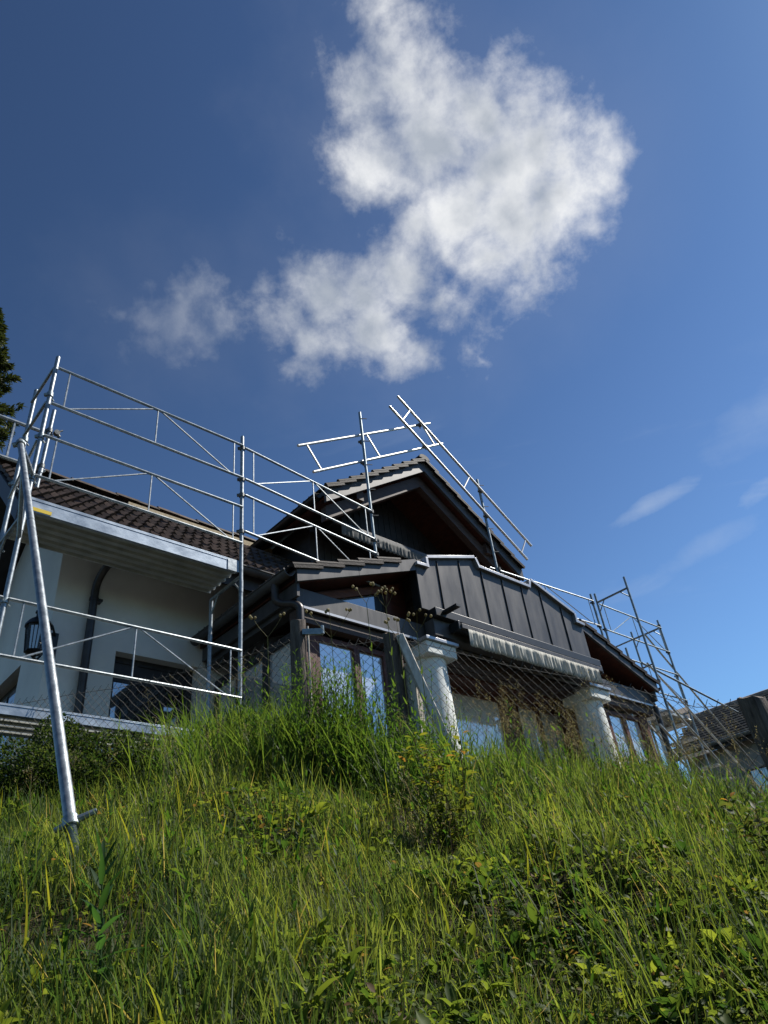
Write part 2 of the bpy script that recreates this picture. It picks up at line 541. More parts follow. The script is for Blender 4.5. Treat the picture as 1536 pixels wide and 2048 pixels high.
def link(o, parent=None, bevel=0.0):
    col.objects.link(o)
    if parent is not None:
        o.parent = parent
        o.location = -wloc(parent)
    if bevel:
        b = o.modifiers.new('bevel', 'BEVEL')
        b.width = bevel
        b.segments = 2
        b.limit_method = 'ANGLE'
        b.angle_limit = R(35)
    return o


def tag(o, label=None, cat=None, group=None, kind=None):
    for k, v in (('label', label), ('category', cat), ('group', group), ('kind', kind)):
        if v:
            o[k] = v
    return o


def thing(name, loc, label, cat, group=None):
    o = bpy.data.objects.new(name, None)
    col.objects.link(o)
    o.location = loc
    o.empty_display_size = 0.2
    return tag(o, label, cat, group)


def place(name, me, parent, loc, rot=None):
    """a piece that shares its mesh: loc in world space, rot a 3x3 matrix"""
    o = bpy.data.objects.new(name, me)
    col.objects.link(o)
    o.parent = parent
    p = Vector(loc) - wloc(parent)
    m = (rot or Matrix.Identity(3)).to_4x4()
    m.translation = p
    o.matrix_local = m
    return o


# lateral / forward coordinates on the bank
FW = np.array([0.71323, 0.70093])
RT = np.array([0.70093, -0.71323])


def W(u, v):
    return (u * RT[0] + v * FW[0], u * RT[1] + v * FW[1])


VK = [-60, -3, 0, 1.5, 2.8, 4.0, 5.3, 6.1, 8.0, 4000]
ZK = [-3.0, -1.9, -1.10, -0.36, 0.22, 0.80, 1.26, 1.38, 1.42, 1.45]
KV = [-60, 0, 1.5, 2.8, 4.0, 5.3, 6.6, 8.0, 4000]
KK = [0.0, 0.08, 0.13, 0.16, 0.175, 0.20, 0.14, 0.02, 0.0]


def ground_z(u, v):
    u = np.asarray(u, float)
    v = np.asarray(v, float)
    z = sum(np.interp(v + o, VK, ZK) for o in (-0.35, 0, 0.35)) / 3
    k = np.interp(v, KV, KK)
    ue = np.clip(u, -1.3, 3.2)
    b = 0.06 * np.sin(1.9 * u + 0.7) * np.cos(1.6 * v) + 0.04 * np.sin(5.6 * u + 1.1) * np.sin(5.1 * v + 0.4) + 0.03 * np.sin(4.3 * u + 1.3 * v) + 0.02 * np.sin(7.1 * v - 2.2 * u)
    near = np.clip((v - 0.5) / 1.0, 0, 1) * np.clip((7 - v) / 1.5, 0, 1)
    drop = 0.22 * np.clip(-1.25 - u, 0, 3.0) * np.clip((v - 1.5) / 2, 0, 1)
    drop = drop + 0.20 * np.clip(u - 1.5, 0, 2.0) * np.clip((v - 2.5) / 1.5, 0, 1) * np.clip((8 - v) / 2, 0, 1)
    k = np.where(ue < 0, k * 1.38, k)
    return z - k * ue - drop + b * near


def gz(u, v):
    return float(ground_z(u, v))


def to_uv(x, y):
    return x * RT[0] + y * RT[1], x * FW[0] + y * FW[1]


def gxy(x, y):
    return gz(*to_uv(x, y))


# ------------------------------------------------------------------ the ground
def make_ground():
    a = np.concatenate([-np.geomspace(2500, 7, 16), np.linspace(-6, 6, 81), np.geomspace(7, 2500, 16)])
    b = np.concatenate([-np.geomspace(2500, 4, 14), np.linspace(-3, 9, 81), np.geomspace(10, 3000, 18)])
    U, V = np.meshgrid(a, b)
    Z = ground_z(U, V)
    X = U * RT[0] + V * FW[0]
    Y = U * RT[1] + V * FW[1]
    n, m = U.shape
    vs = np.stack([X.ravel(), Y.ravel(), Z.ravel()], 1)
    idx = np.arange(n * m).reshape(n, m)
    fs = np.stack([idx[:-1, :-1].ravel(), idx[:-1, 1:].ravel(), idx[1:, 1:].ravel(), idx[1:, :-1].ravel()], 1)
    me = bpy.data.meshes.new('ground')
    me.from_pydata(vs.tolist(), [], fs.tolist())
    me.materials.append(M['soil'])
    me.polygons.foreach_set('use_smooth', [True] * len(me.polygons))
    o = bpy.data.objects.new('ground', me)
    col.objects.link(o)
    tag(o, kind='structure')


make_ground()

# ------------------------------------------------------------------ roof tiles
def wave_tile():
    w, l, t = 0.305, 0.42, 0.022
    xs = np.linspace(-w / 2, w / 2, 9)
    prof = 0.030 * np.cos(xs / w * 4 * math.pi)
    mb = MB()
    vs = []
    for y in (0.0, l):
        for x, z in zip(xs, prof):
            vs.append((x, y, z + t))
    for x, z in zip(xs, prof):
        vs.append((x, 0.0, z - t))
    n = 9
    fs = []
    for i in range(n - 1):
        fs.append((i, i + 1, n + i + 1, n + i))
        fs.append((2 * n + i, 2 * n + i + 1, i + 1, i))
    vs += [(-w / 2, l, prof[0] - t), (w / 2, l, prof[-1] - t)]
    fs += [(0, n, 3 * n, 2 * n), (n - 1, 3 * n - 1, 3 * n + 1, 2 * n - 1)]
    mb.add(vs, fs)
    return mb


def verge_tile(side):
    """flat tile with an angled lip over the barge board; lip on local +x (side 1) or -x (side -1)"""
    w, l, t = 0.32, 0.44, 0.026
    mb = MB()
    mb.box(-w / 2, w / 2, 0, l, 0, t)
    x = side * w / 2
    mb.box(min(x, x - side * 0.024), max(x, x - side * 0.024), 0.002, l - 0.002, -0.040, -0.0005)
    mb.tube((0, 0.01, t * 0.6), (0, l, t * 0.6), 0.04, 8)
    mb.tube((side * 0.128, -0.004, t * 0.5), (side * 0.128, l, t * 0.5), 0.034, 10)
    return mb


def half_pipe(a, b, r, drop=0.0):
    """half-round gutter from a to b (horizontal), open at the top"""
    a, b = Vector(a), Vector(b)
    t = (b - a).normalized()
    sd = t.cross(Vector((0, 0, 1))).normalized()
    mb = MB()
    n = 9
    rings = []
    for p in (a, b):
        ring = []
        for rr in (r, r - 0.008):
            for j in range(n):
                g = math.pi * j / (n - 1)
                ring.append(p + sd * math.cos(g) * rr - Vector((0, 0, 1)) * math.sin(g) * rr)
        rings.append(ring)
    vs = rings[0] + rings[1]
    k = 2 * n
    fs = []
    for j in range(n - 1):
        fs.append((j, j + 1, k + j + 1, k + j))
        fs.append((n + j + 1, n + j, k + n + j, k + n + j + 1))
        fs.append((j + 1, j, n + j, n + j + 1))
        fs.append((k + j, k + j + 1, k + n + j + 1, k + n + j))
    fs += [(0, k, k + n, n), (n - 1, 2 * n - 1, k + 2 * n - 1, k + n - 1)]
    mb.add(vs, fs)
    mb.path([a + sd * (r + 0.004), b + sd * (r + 0.004)], 0.012, 6)
    mb.path([a - sd * (r + 0.004), b - sd * (r + 0.004)], 0.012, 6)
    return mb


TILE = wave_tile().mesh('tile', 'tile')
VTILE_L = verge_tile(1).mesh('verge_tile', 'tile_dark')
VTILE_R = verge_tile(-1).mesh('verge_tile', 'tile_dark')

# ------------------------------------------------------------------ the house (left wing and the cross gable)
WALL_Y = 8.45
house = thing('house', (5.5, 9.5, 1.4), 'cream plastered house with brown tiled roof and dark gable behind the scaffolding', 'house')


def build_house():
    # front wall with a window opening, side wall at the left end
    m = MB()
    m.box(2.53, 3.38, WALL_Y, 8.75, 0.9, 5.75)
    m.box(3.38, 4.56, WALL_Y, 8.75, 4.035, 5.75)
    m.box(3.38, 4.56, WALL_Y, 8.75, 0.9, 1.75)
    m.box(4.56, 8.9, WALL_Y, 8.75, 0.9, 5.75)
    m.build('front_wall', 'plaster', house)
    m = MB()
    m.yz([(8.752, 0.9), (9.37, 0.9), (9.37, 5.9), (8.752, 5.9)], 2.53, 2.83)
    m.yz([(9.37, 4.03), (11.3, 4.03), (11.3, 5.5), (9.72, 7.0), (9.37, 6.65)], 2.53, 2.83)
    m.yz([(10.9, 0.9), (11.3, 0.9), (11.3, 4.03), (10.9, 4.03)], 2.53, 2.83)
    m.build('side_wall', 'plaster', house)
    d = MB().box(2.70, 2.74, 9.37, 10.9, 0.9, 4.03).build('terrace_door', 'dark_wood', house)
    MB().box(2.66, 2.69, 9.5, 10.1, 1.2, 3.9).box(2.66, 2.69, 10.2, 10.8, 1.2, 3.9).build('pane', 'glass_dark', d)
    # window
    wf = MB()
    wf.box(3.38, 3.46, 8.60, 8.68, 1.75, 4.035).box(4.48, 4.56, 8.60, 8.68, 1.75, 4.035)
    wf.box(3.46, 4.48, 8.60, 8.68, 3.955, 4.035).box(3.46, 4.48, 8.60, 8.68, 1.75, 1.83)
    wf.box(3.70, 3.77, 8.605, 8.675, 1.83, 3.955).box(4.12, 4.17, 8.605, 8.675, 1.83, 3.955)
    win = wf.build('window', 'dark_wood', house, 0.004)
    MB().box(3.46, 3.70, 8.63, 8.65, 1.83, 3.955).build('pane', 'glass_dark', win)
    MB().box(3.77, 4.12, 8.63, 8.65, 1.83, 3.955).build('pane', 'glass_dark', win)
    MB().box(4.17, 4.48, 8.63, 8.65, 1.83, 3.955).build('pane', 'glass_dark', win)
    MB().box(3.40, 4.54, 8.62, 8.626, 3.70, 3.953).build('shutter_box', 'dark_wood', win)
    # roof of the left wing
    EY, EZ, RY, RZ = 7.50, 5.13, 9.72, 7.23
    ang = math.atan2(RZ - EZ, RY - EY)
    c, s = math.cos(ang), math.sin(ang)
    m = MB()
    m.yz([(EY, EZ), (RY, RZ), (RY + RY - EY, EZ), (RY + RY - EY - 0.02, EZ - 0.12), (RY, RZ - 0.16), (EY + 0.02, EZ - 0.12)], 1.72, 8.6)
    roof = m.build('roof', 'dark_wood', house)
    rot = Matrix(((1, 0, 0), (0, c, -s), (0, s, c)))
    for r in range(8):
        for k in range(17):
            x = 1.84 + k * 0.30
            if r > 6 and x > 3.75:
                continue
            yy, zz = EY - 0.05 * c, EZ - 0.05 * s
            p = Vector((x, yy + r * 0.365 * c, zz + r * 0.365 * s)) + Vector((0, -s, c)) * 0.06
            tilt = Matrix.Rotation(R(-5.5 + random.uniform(-1.2, 1.2)), 3, 'X') @ Matrix.Rotation(R(random.uniform(-1.2, 1.2)), 3, 'Z')
            place('tile', TILE, roof, p, rot @ tilt)
    # ridge: pale mortar bed, half-round ridge tiles
    MB().box(3.75, 6.6, RY - 0.16, RY - 0.02, RZ - 0.16, RZ - 0.01).build('mortar_bed', 'mortar', roof)
    rt = MB()
    k = 10
    vs, fs = [], []
    for x in (0, 0.40):
        for j in range(k):
            g = math.pi * j / (k - 1)
            vs.append((x, 0.13 * math.cos(g), 0.085 * math.sin(g)))
    for j in range(k - 1):
        fs.append((j, j + 1, k + j + 1, k + j))
    fs.append(tuple(range(k)))
    rt.add(vs, fs)
    RIDGE = rt.mesh('ridge_tile', 'tile')
    for i in range(13):
        place('ridge_tile', RIDGE, roof, (1.7 + i * 0.37, RY, RZ + 0.07 + 0.014 * (i % 2)), Matrix.Rotation(R(random.uniform(1.0, 2.4)), 3, 'Y'))
    # barge board at the left end
    MB().yz([(EY - 0.02, EZ + 0.02), (RY, RZ + 0.02), (RY, RZ - 0.24), (EY - 0.02, EZ - 0.24)], 1.66, 1.715).build('bargeboard', 'sheet', roof)
    MB().yz([(RY, RZ + 0.02), (2 * RY - EY, EZ + 0.02), (2 * RY - EY, EZ - 0.24), (RY, RZ - 0.24)], 1.66, 1.715).build('bargeboard', 'sheet', roof)
    # eaves gutter and the downpipe of the left wing
    half_pipe((1.7, EY - 0.10, EZ - 0.02), (6.1, EY - 0.10, EZ - 0.02), 0.075).build('gutter', 'sheet', house)
    MB().box(1.72, 6.3, EY + 0.02, EY + 0.05, EZ - 0.26, EZ - 0.09).build('eaves_board', 'dark_wood', house)
    pts = [(2.98, 8.36, 0.9), (2.98, 8.36, 4.75)]
    for j in range(1, 9):
        g = j / 8 * R(62)
        pts.append((2.98 + 0.10 * (1 - math.cos(g)), 8.36 - 0.36 * (1 - math.cos(g)), 4.75 + 0.36 * math.sin(g)))
    e = Vector(pts[-1])
    pts += [(e.x + 0.06, e.y - 0.20, e.z + 0.07), (3.2, EY - 0.10, EZ - 0.08)]
    dp = MB().path(pts, 0.052, 12).build('downpipe', 'pipe', house)
    for z in (4.62, 2.6):
        MB().lathe((2.98, 8.36, z), [(0.06, 0), (0.06, 0.035)], 12).box(3.035, 3.09, 8.34, 8.45, z + 0.002, z + 0.033).build('pipe_clip', 'pipe', dp)

    # cross gable
    GY, cx = 7.40, 8.83
    sl = 0.68
    hw = 2.62
    pz = 8.93
    ez = pz - sl * hw
    ga = math.atan(sl)
    c, s = math.cos(ga), math.sin(ga)
    m = MB()
    m.xz([(cx - hw, ez), (cx, pz), (cx + hw, ez), (cx + hw, ez - 0.10), (cx, pz - 0.12), (cx - hw, ez - 0.10)], GY + 0.06, 13.0)
    groof = m.build('gable_roof', 'dark_wood', house)
    # barge boards: metal-clad fascia outside, beam behind
    for sd in (-1, 1):
        MB().xz([(cx + sd * hw, ez - 0.005), (cx, pz - 0.005), (cx, pz - 0.27), (cx + sd * hw, ez - 0.26)], GY, GY + 0.055).build('bargeboard', 'sheet', groof)
        MB().xz([(cx + sd * (hw - 0.12), ez - 0.20), (cx, pz - 0.284), (cx, pz - 0.55), (cx + sd * (hw - 0.12), ez - 0.47)], GY + 0.18, GY + 0.32).build('rafter', 'beam_wood', groof)
        MB().xz([(cx + sd * (hw - 0.02), ez - 0.115), (cx + sd * 0.01, pz - 0.135), (cx + sd * 0.01, pz - 0.155), (cx + sd * (hw - 0.02), ez - 0.135)], GY + 0.06, 13.0).build('soffit', 'red_wood', groof)
        # purlin ends carrying the overhang
        xq = cx + sd * 1.75
        zq = pz - 1.75 * sl - 0.16
        MB().box(xq - 0.08, xq + 0.08, GY + 0.10, 8.45, zq - 0.26, zq - 0.03).build('purlin', 'beam_wood', groof)
        n = 9
        for i in range(n):
            dist = (i + 0.12) * 0.345
            px = cx + sd * (hw + 0.06) - sd * dist * c
            pzz = ez - 0.06 * sl + dist * s + 0.05
            if sd < 0:
                rot = Matrix(((0, c, -s), (-1, 0, 0), (0, s, c)))
            else:
                rot = Matrix(((0, -c, s), (1, 0, 0), (0, s, c)))
            tilt = Matrix.Rotation(R(-7.0 + random.uniform(-0.8, 0.8)), 3, 'X')
            place('verge_tile', VTILE_L if sd < 0 else VTILE_R, groof, (px, GY + 0.085, pzz), rot @ tilt)
        # side eaves: board and gutter
        xe = cx + sd * (hw + 0.08)
        half_pipe((xe, GY + 0.1, ez - 0.09), (xe, 12.9, ez - 0.09), 0.07).build('gutter', 'black', groof)
    # second rows of tiles behind the verge, so the slopes are not bare
    for sd in (-1, 1):
        for r in range(1, 4):
            for i in range(9):
                dist = (i + 0.12) * 0.345
                px = cx + sd * (hw + 0.06) - sd * dist * c
                pzz = ez - 0.06 * sl + dist * s + 0.04
                rot = Matrix(((0, c, -s), (-1, 0, 0), (0, s, c))) if sd < 0 else Matrix(((0, -c, s), (1, 0, 0), (0, s, c)))
                place('tile', TILE, groof, (px, GY + 0.11 + r * 0.305, pzz), rot @ Matrix.Rotation(R(-3.5), 3, 'X'))
    GR = MB()
    vs, fs = [], []
    for y in (0, 0.42):
        for j in range(k):
            g = math.pi * j / (k - 1)
            vs.append((0.15 * math.cos(g), y, 0.115 * math.sin(g)))
    for j in range(k - 1):
        fs.append((j + 1, j, k + j, k + j + 1))
    fs += [tuple(reversed(range(k))), tuple(range(k, 2 * k))]
    GR.add(vs, fs)
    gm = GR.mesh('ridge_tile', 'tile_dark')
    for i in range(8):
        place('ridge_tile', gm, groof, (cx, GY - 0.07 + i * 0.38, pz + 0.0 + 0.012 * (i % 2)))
    # gable wall of dark boards
    gw = MB().xz([(cx - 2.2, 4.6), (cx + 2.2, 4.6), (cx + 2.2, ez + 0.05), (cx, pz - 0.35), (cx - 2.2, ez + 0.05)], 8.47, 8.76).build('gable_wall', 'dark_wood', house)
    bw = 0.16
    x = cx - 2.2
    while x < cx + 2.19:
        x1 = min(x + bw - 0.012, cx + 2.2)
        top = min(pz - 0.40 - sl * abs(x - cx), pz - 0.40 - sl * abs(x1 - cx)) + 0.03
        MB().box(x, x1, 8.445, 8.468, 4.7, top).build('board', 'dark_wood', gw)
        x += bw
    # balcony door and frame in the gable, mostly hidden by the annex roof
    MB().box(cx - 0.9, cx - 0.84, 8.41, 8.44, 4.7, 6.75).box(cx + 0.84, cx + 0.9, 8.41, 8.44, 4.7, 6.75).box(cx - 0.84, cx + 0.84, 8.41, 8.44, 6.69, 6.75).build('balcony_door', 'red_wood', gw)
    # small side wall of the gable, left
    MB().box(cx - 2.2, cx - 2.05, 8.76, 12.5, 4.6, ez + 0.1).build('gable_side_wall', 'dark_wood', house)


build_house()


def awning(name, label, x0, x1, zc, y0, y1, drop, fab, sag, nw):
    t = thing(name, ((x0 + x1) / 2, y1, zc), label, 'awning')
    MB().xz([(x0, zc - 0.05), (x1, zc - 0.05), (x1, zc + 0.05), (x0, zc + 0.05)], y0 + 0.05, y1).build('cassette', 'black', t, 0.02)
    MB().box(x0 - 0.02, x1 + 0.02, y0, y0 + 0.048, zc - 0.055, zc + 0.02).build('front_rail', 'sheet', t, 0.006)
    for x in (x0 - 0.07, x1 + 0.022):
        MB().box(x, x + 0.048, y0 + 0.02, y1, zc - 0.075, zc + 0.065).build('end_cap', 'black', t, 0.01)
    # the valance: a hanging strip of gathered cloth with a scalloped edge
    n = nw * 4
    vs, fs = [], []
    rows = 5
    vx0, vx1 = x0 + 0.09, x1 - 0.12
    for i in range(n + 1):
        f = i / n
        x = vx0 + (vx1 - vx0) * f
        ph = 2 * math.pi * f * nw
        for j in range(rows):
            g = j / (rows - 1)
            a = 0.004 + 0.016 * g
            y = y0 - 0.006 + a * math.sin(ph + 0.9 * math.sin(3 * ph / nw * 2) + 0.3 * g) + 0.006 * math.sin(2.7 * ph)
            z = zc - 0.050 - drop * g * (1 + sag * math.sin(ph / 2) ** 2 * g)
            vs.append((x, y, z))
    for i in range(n):
        for j in range(rows - 1):
            a = i * rows + j
            fs.append((a, a + 1, a + rows + 1, a + rows))
    o = MB().add(vs, fs).build('valance', fab, t)
    sm = o.modifiers.new('thickness', 'SOLIDIFY')
    sm.thickness = 0.003
    return t


# ------------------------------------------------------------------ the annex (glazed, gabled, in front of the house)
AY = 6.10
annex = thing('annex', (8.82, 7.2, 1.4), 'low gabled glazed annex with anthracite metal panels and white pillars', 'annex')


def build_annex():
    cx, hw, sl = 8.82, 4.25, 0.372
    zb = 4.27            # underside of the barge board at the eaves
    an = math.atan(sl)
    c, s = math.cos(an), math.sin(an)

    def zline(x):
        return zb + sl * (hw - abs(x - cx))
    # roof slabs
    for sd in (-1, 1):
        xe = cx + sd * hw
        xk = cx + sd * 1.86
        MB().xz([(xe, zb + 0.06), (xk, zline(xk) + 0.06), (xk, zline(xk) + 0.19), (xe, zb + 0.19)], AY + 0.05, 8.44).build('roof', 'dark_wood', annex)
        MB().xz([(xe, zb + 0.035), (xk, zline(xk) + 0.035), (xk, zline(xk) + 0.055), (xe, zb + 0.055)], AY + 0.05, 8.44).build('soffit', 'red_wood', annex)
        MB().box(min(xk, xk - sd * 0.08), max(xk, xk - sd * 0.08), AY + 0.162, 8.44, 4.86, zline(xk) + 0.15).build('balcony_cheek', 'sheet', annex)
        # barge board in two lengths
        xm = cx + sd * (hw - 1.02)
        xi = cx + sd * 2.08
        for a, b, g in ((xe, xm, 0.0), (xm - sd * 0.006, xi, 0.0)):
            MB().xz([(a, zline(a)), (b, zline(b)), (b, zline(b) + 0.185), (a, zline(a) + 0.185)], AY, AY + 0.045).build('bargeboard', 'sheet', annex)
        # verge tiles over it, with an eaves row behind
        n = 6 if sd > 0 else 5
        for i in range(n):
            dist = (i + 0.05) * 0.385
            px = xe + sd * 0.09 - sd * dist * c
            pz = zline(px) + 0.222
            rot = Matrix(((0, c, -s), (-1, 0, 0), (0, s, c))) if sd < 0 else Matrix(((0, -c, s), (1, 0, 0), (0, s, c)))
            tl = Matrix.Rotation(R(-6.0 + random.uniform(-0.7, 0.7)), 3, 'X') @ Matrix.Diagonal((1.0, 1.08, 1.0))
            place('verge_tile', VTILE_L if sd < 0 else VTILE_R, annex, (px, AY + 0.127, pz), rot @ tl)
        for i in range(7):
            for j in range(3):
                dist = (j + 0.05) * 0.385
                px = xe + sd * 0.10 - sd * dist * c
                rot = Matrix(((0, c, -s), (-1, 0, 0), (0, s, c))) if sd < 0 else Matrix(((0, -c, s), (1, 0, 0), (0, s, c)))
                place('tile', TILE, annex, (px, AY + 0.40 + i * 0.305, zline(px) + 0.225), rot @ Matrix.Rotation(R(-3.0 + random.uniform(-0.6, 0.6)), 3, 'X'))
        # gutters along the sides
        xg = xe + sd * 0.10
        g = half_pipe((xg, AY + 0.02, zb + 0.13), (xg, 8.42, zb + 0.13), 0.075).build('gutter', 'sheet', annex)
        MB().box(min(xe - sd * 0.03, xe - sd * 0.07), max(xe - sd * 0.03, xe - sd * 0.07), AY + 0.06, 8.42, zb - 0.16, zb + 0.03).build('eaves_board', 'sheet', annex)
        # swan-neck and downpipe
        pts = [(xg, AY + 0.34, zb + 0.07), (xg, AY + 0.34, zb - 0.10)]
        for j in range(1, 9):
            a = j / 8 * math.pi / 2
            pts.append((xg - sd * 0.10 * (1 - math.cos(a)), AY + 0.34 - 0.10 * (1 - math.cos(a)), zb - 0.10 - 0.10 * math.sin(a)))
        p = Vector(pts[-1])
        pts.append((p.x - sd * 0.02, p.y - 0.03, p.z - 0.01))
        for j in range(1, 9):
            a = j / 8 * math.pi / 2
            pts.append((p.x - sd * (0.02 + 0.09 * math.sin(a)), p.y - 0.03 - 0.09 * math.sin(a), p.z - 0.01 - 0.10 * (1 - math.cos(a))))
        q = Vector(pts[-1])
        pts.append((q.x, q.y, 1.4))
        MB().path(pts, 0.05, 12).build('downpipe', 'pipe' if sd < 0 else 'black', annex)
    MB().box(cx - 1.78, cx + 1.78, AY + 0.162, 8.44, 4.78, 4.86).build('balcony_floor', 'beam_wood', annex)
    # wall plate beam with a drip flashing
    x0, x1 = cx - 4.16, cx + 4.16
    bm = MB().box(x0, x1, 6.26, 6.44, 4.04, 4.295).build('beam', 'sheet', annex, 0.006)
    MB().box(x0 - 0.01, x1 + 0.01, 6.225, 6.258, 4.005, 4.037).build('drip_edge', 'coping', bm)
    MB().box(x0 + 0.02, x1 - 0.02, 6.30, 6.44, 3.86, 4.002).build('head_board', 'beam_wood', bm)
    # side beams
    for x in (x0, x1 - 0.18):
        MB().box(x, x + 0.18, 6.442, 8.44, 4.04, 4.295).build('beam', 'sheet', annex, 0.006)
    # gable infill above the beam
    for sd in (-1, 1):
        xo, xk = cx + sd * 4.06, cx + sd * 1.9
        gi = MB().xz([(xo, 4.297), (xk, 4.297), (xk, zline(xk) + 0.02), (xo, zline(xo) + 0.02)], 6.60, 6.66).build('gable_wall', 'red_wood', annex)
        xa, xb = cx + sd * 3.35, cx + sd * 2.36
        za = 4.30
        MB().xz([(xa, za), (xb, za), (xb, za + 0.53), (xa, za + 0.16)], 6.575, 6.597).build('pane', 'glass_dark', gi)
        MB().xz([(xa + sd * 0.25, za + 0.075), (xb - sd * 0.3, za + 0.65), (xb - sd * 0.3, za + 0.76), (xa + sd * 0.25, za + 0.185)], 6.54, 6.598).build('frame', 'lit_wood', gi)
        MB().xz([(xb, za), (xb - sd * 0.10, za), (xb - sd * 0.10, za + 0.56), (xb, za + 0.53)], 6.545, 6.598).build('frame', 'red_wood', gi)
    # standing-seam panels with the stepped top
    k = 6.1
    prof = [(1.10, .843), (1.14, .846), (1.14, .872), (1.326, .930), (1.3365, .905), (1.5545, .905), (1.565, .930), (1.75, .872), (1.75, .846), (1.79, .843)]
    prof = [(x * k, z * k) for x, z in prof]

    def top_between(a, b):
        out = []

        def zat(x, side):
            for (xa, za), (xb, zb_) in zip(prof, prof[1:]):
                if xb - xa > 1e-6 and ((side > 0 and xa - 1e-9 <= x < xb - 1e-9) or (side < 0 and xa + 1e-9 < x <= xb + 1e-9)):
                    return za + (zb_ - za) * (x - xa) / (xb - xa)
        out.append((a, zat(a, 1)))
        out += [p for p in prof if a + 1e-6 < p[0] < b - 1e-6]
        out.append((b, zat(b, -1)))
        return out
    bounds = [u * k for u in (1.10, 1.178, 1.264, 1.35, 1.434, 1.518, 1.604, 1.694, 1.79)]
    z0 = 0.730 * k
    back = MB().xz([(bounds[0] + 0.01, z0 + 0.02)] + [(x + (0.01 if i == 0 else -0.01 if i == len(prof) - 1 else 0), z - 0.02) for i, (x, z) in enumerate(prof)] + [(bounds[-1] - 0.01, z0 + 0.02)][::1],
                   AY + 0.022, AY + 0.16).build('parapet', 'black', annex)
    for a, b in zip(bounds, bounds[1:]):
        tp = top_between(a + 0.007, b - 0.007)
        MB().xz([(a + 0.007, z0)] + tp + [(b - 0.007, z0)], AY - 0.004 + random.uniform(-.003, .003), AY + 0.02).build('panel', 'sheet', back, 0.004)
        if b < bounds[-1] - 0.1:
            tb = [z for x, z in top_between(b - 0.01, b + 0.01)]
            MB().box(b - 0.004, b + 0.004, AY - 0.022, AY + 0.019, z0 + 0.01, min(tb) - 0.03).build('seam', 'black', back)
    # coping: each straight length its own strip
    for (xa, za), (xb, zb_) in zip(prof, prof[1:]):
        d = Vector((xb - xa, 0, zb_ - za))
        if d.length < 0.02:
            continue
        t = d.normalized()
        nrm = Vector((-t.z, 0, t.x))
        pa, pb = Vector((xa, 0, za)) - t * 0.008, Vector((xb, 0, zb_)) + t * 0.008
        e = 0.002 * random.random()
        MB().extrude([(q.x, AY - 0.058 - e, q.z) for q in (pa, pb, pb + nrm * 0.05, pa + nrm * 0.05)], (0, 0.26, 0)).build('coping', 'coping', back, 0.004)
    # gutter-like sill below the panels and its bracket ends
    MB().box(1.128 * k - 0.05, 1.79 * k, AY - 0.15, AY + 0.10, 0.706 * k, 0.728 * k).build('sill_rail', 'black', annex, 0.01)
    MB().box(1.128 * k - 0.03, 1.79 * k - 0.02, AY - 0.06, AY + 0.12, 0.664 * k, 0.7055 * k).build('lintel', 'sheet', annex, 0.006)
    MB().box(6.97, 7.06, AY - 0.42, AY - 0.152, 0.716 * k, 0.722 * k).build('bracket', 'black', annex)
    # pillars with square caps
    for xp in (1.128 * k, 1.752 * k):
        yp = AY + 0.18
        rr = [(0.265, 1.2), (0.262, 2.2), (0.25, 3.2), (0.238, 3.72)]
        p = MB().lathe((xp, yp, 0), rr, 28).build('pillar', 'plaster_white', annex)
        MB().box(xp - 0.29, xp + 0.29, yp - 0.29, yp + 0.29, 3.722, 3.90).build('capital', 'plaster_white', p, 0.012)
        MB().box(xp - 0.32, xp + 0.32, yp - 0.33, yp + 0.29, 3.902, 3.95).build('cap_flashing', 'coping', p, 0.004)
    # glazing: front left, front right, recessed middle
    gz0, gz1 = 1.45, 3.80
    GYF = 6.46

    def glazed(xs, y, z0g, z1g, mat_, post=0.05, first=True):
        for i, (a, b) in enumerate(zip(xs, xs[1:])):
            w = MB()
            w.box(a, a + post, y - 0.05, y + 0.05, z0g, z1g)
            w.box(b - post, b, y - 0.05, y + 0.05, z0g, z1g)
            w.box(a + post, b - post, y - 0.05, y + 0.05, z1g - 0.07, z1g)
            w.box(a + post, b - post, y - 0.05, y + 0.05, z0g, z0g + 0.10)
            f = w.build('window', 'red_wood', annex, 0.004)
            MB().box(a + post, b - post, y - 0.01, y + 0.01, z0g + 0.10, z1g - 0.07).build('pane', mat_, f)
    MB().box(4.80, 5.045, 6.40, 6.56, 1.3, 3.86).build('corner_post', 'red_wood', annex, 0.006)
    MB().box(12.60, 12.84, 6.40, 6.56, 1.3, 3.86).build('corner_post', 'red_wood', annex, 0.006)
    glazed([5.05, 5.70, 6.21, 6.85], GYF, gz0, gz1, 'glass_annex')
    glazed([10.95, 11.48, 12.03, 12.595], GYF, gz0, gz1, 'glass_annex')
    glazed([7.05, 9.24], 7.02, gz0, 3.83, 'glass_white', 0.05)
    MB().box(9.245, 9.62, 6.98, 7.06, 1.4, 3.83).build('door_post', 'red_wood', annex)
    glazed([9.625, 10.22, 10.86], 7.02, gz0, 3.83, 'glass_white', 0.045)
    MB().box(6.9, 10.94, 6.62, 7.10, 3.832, 3.90).build('loggia_ceiling', 'red_wood', annex)
    for x in (6.95, 10.90):
        MB().box(x - 0.03, x + 0.03, 6.52, 7.0, 1.3, 3.83).build('loggia_side', 'red_wood', annex)
    MB().box(6.95, 10.65, 6.46, 6.60, 3.86, 4.03).build('loggia_beam', 'beam_wood', annex)
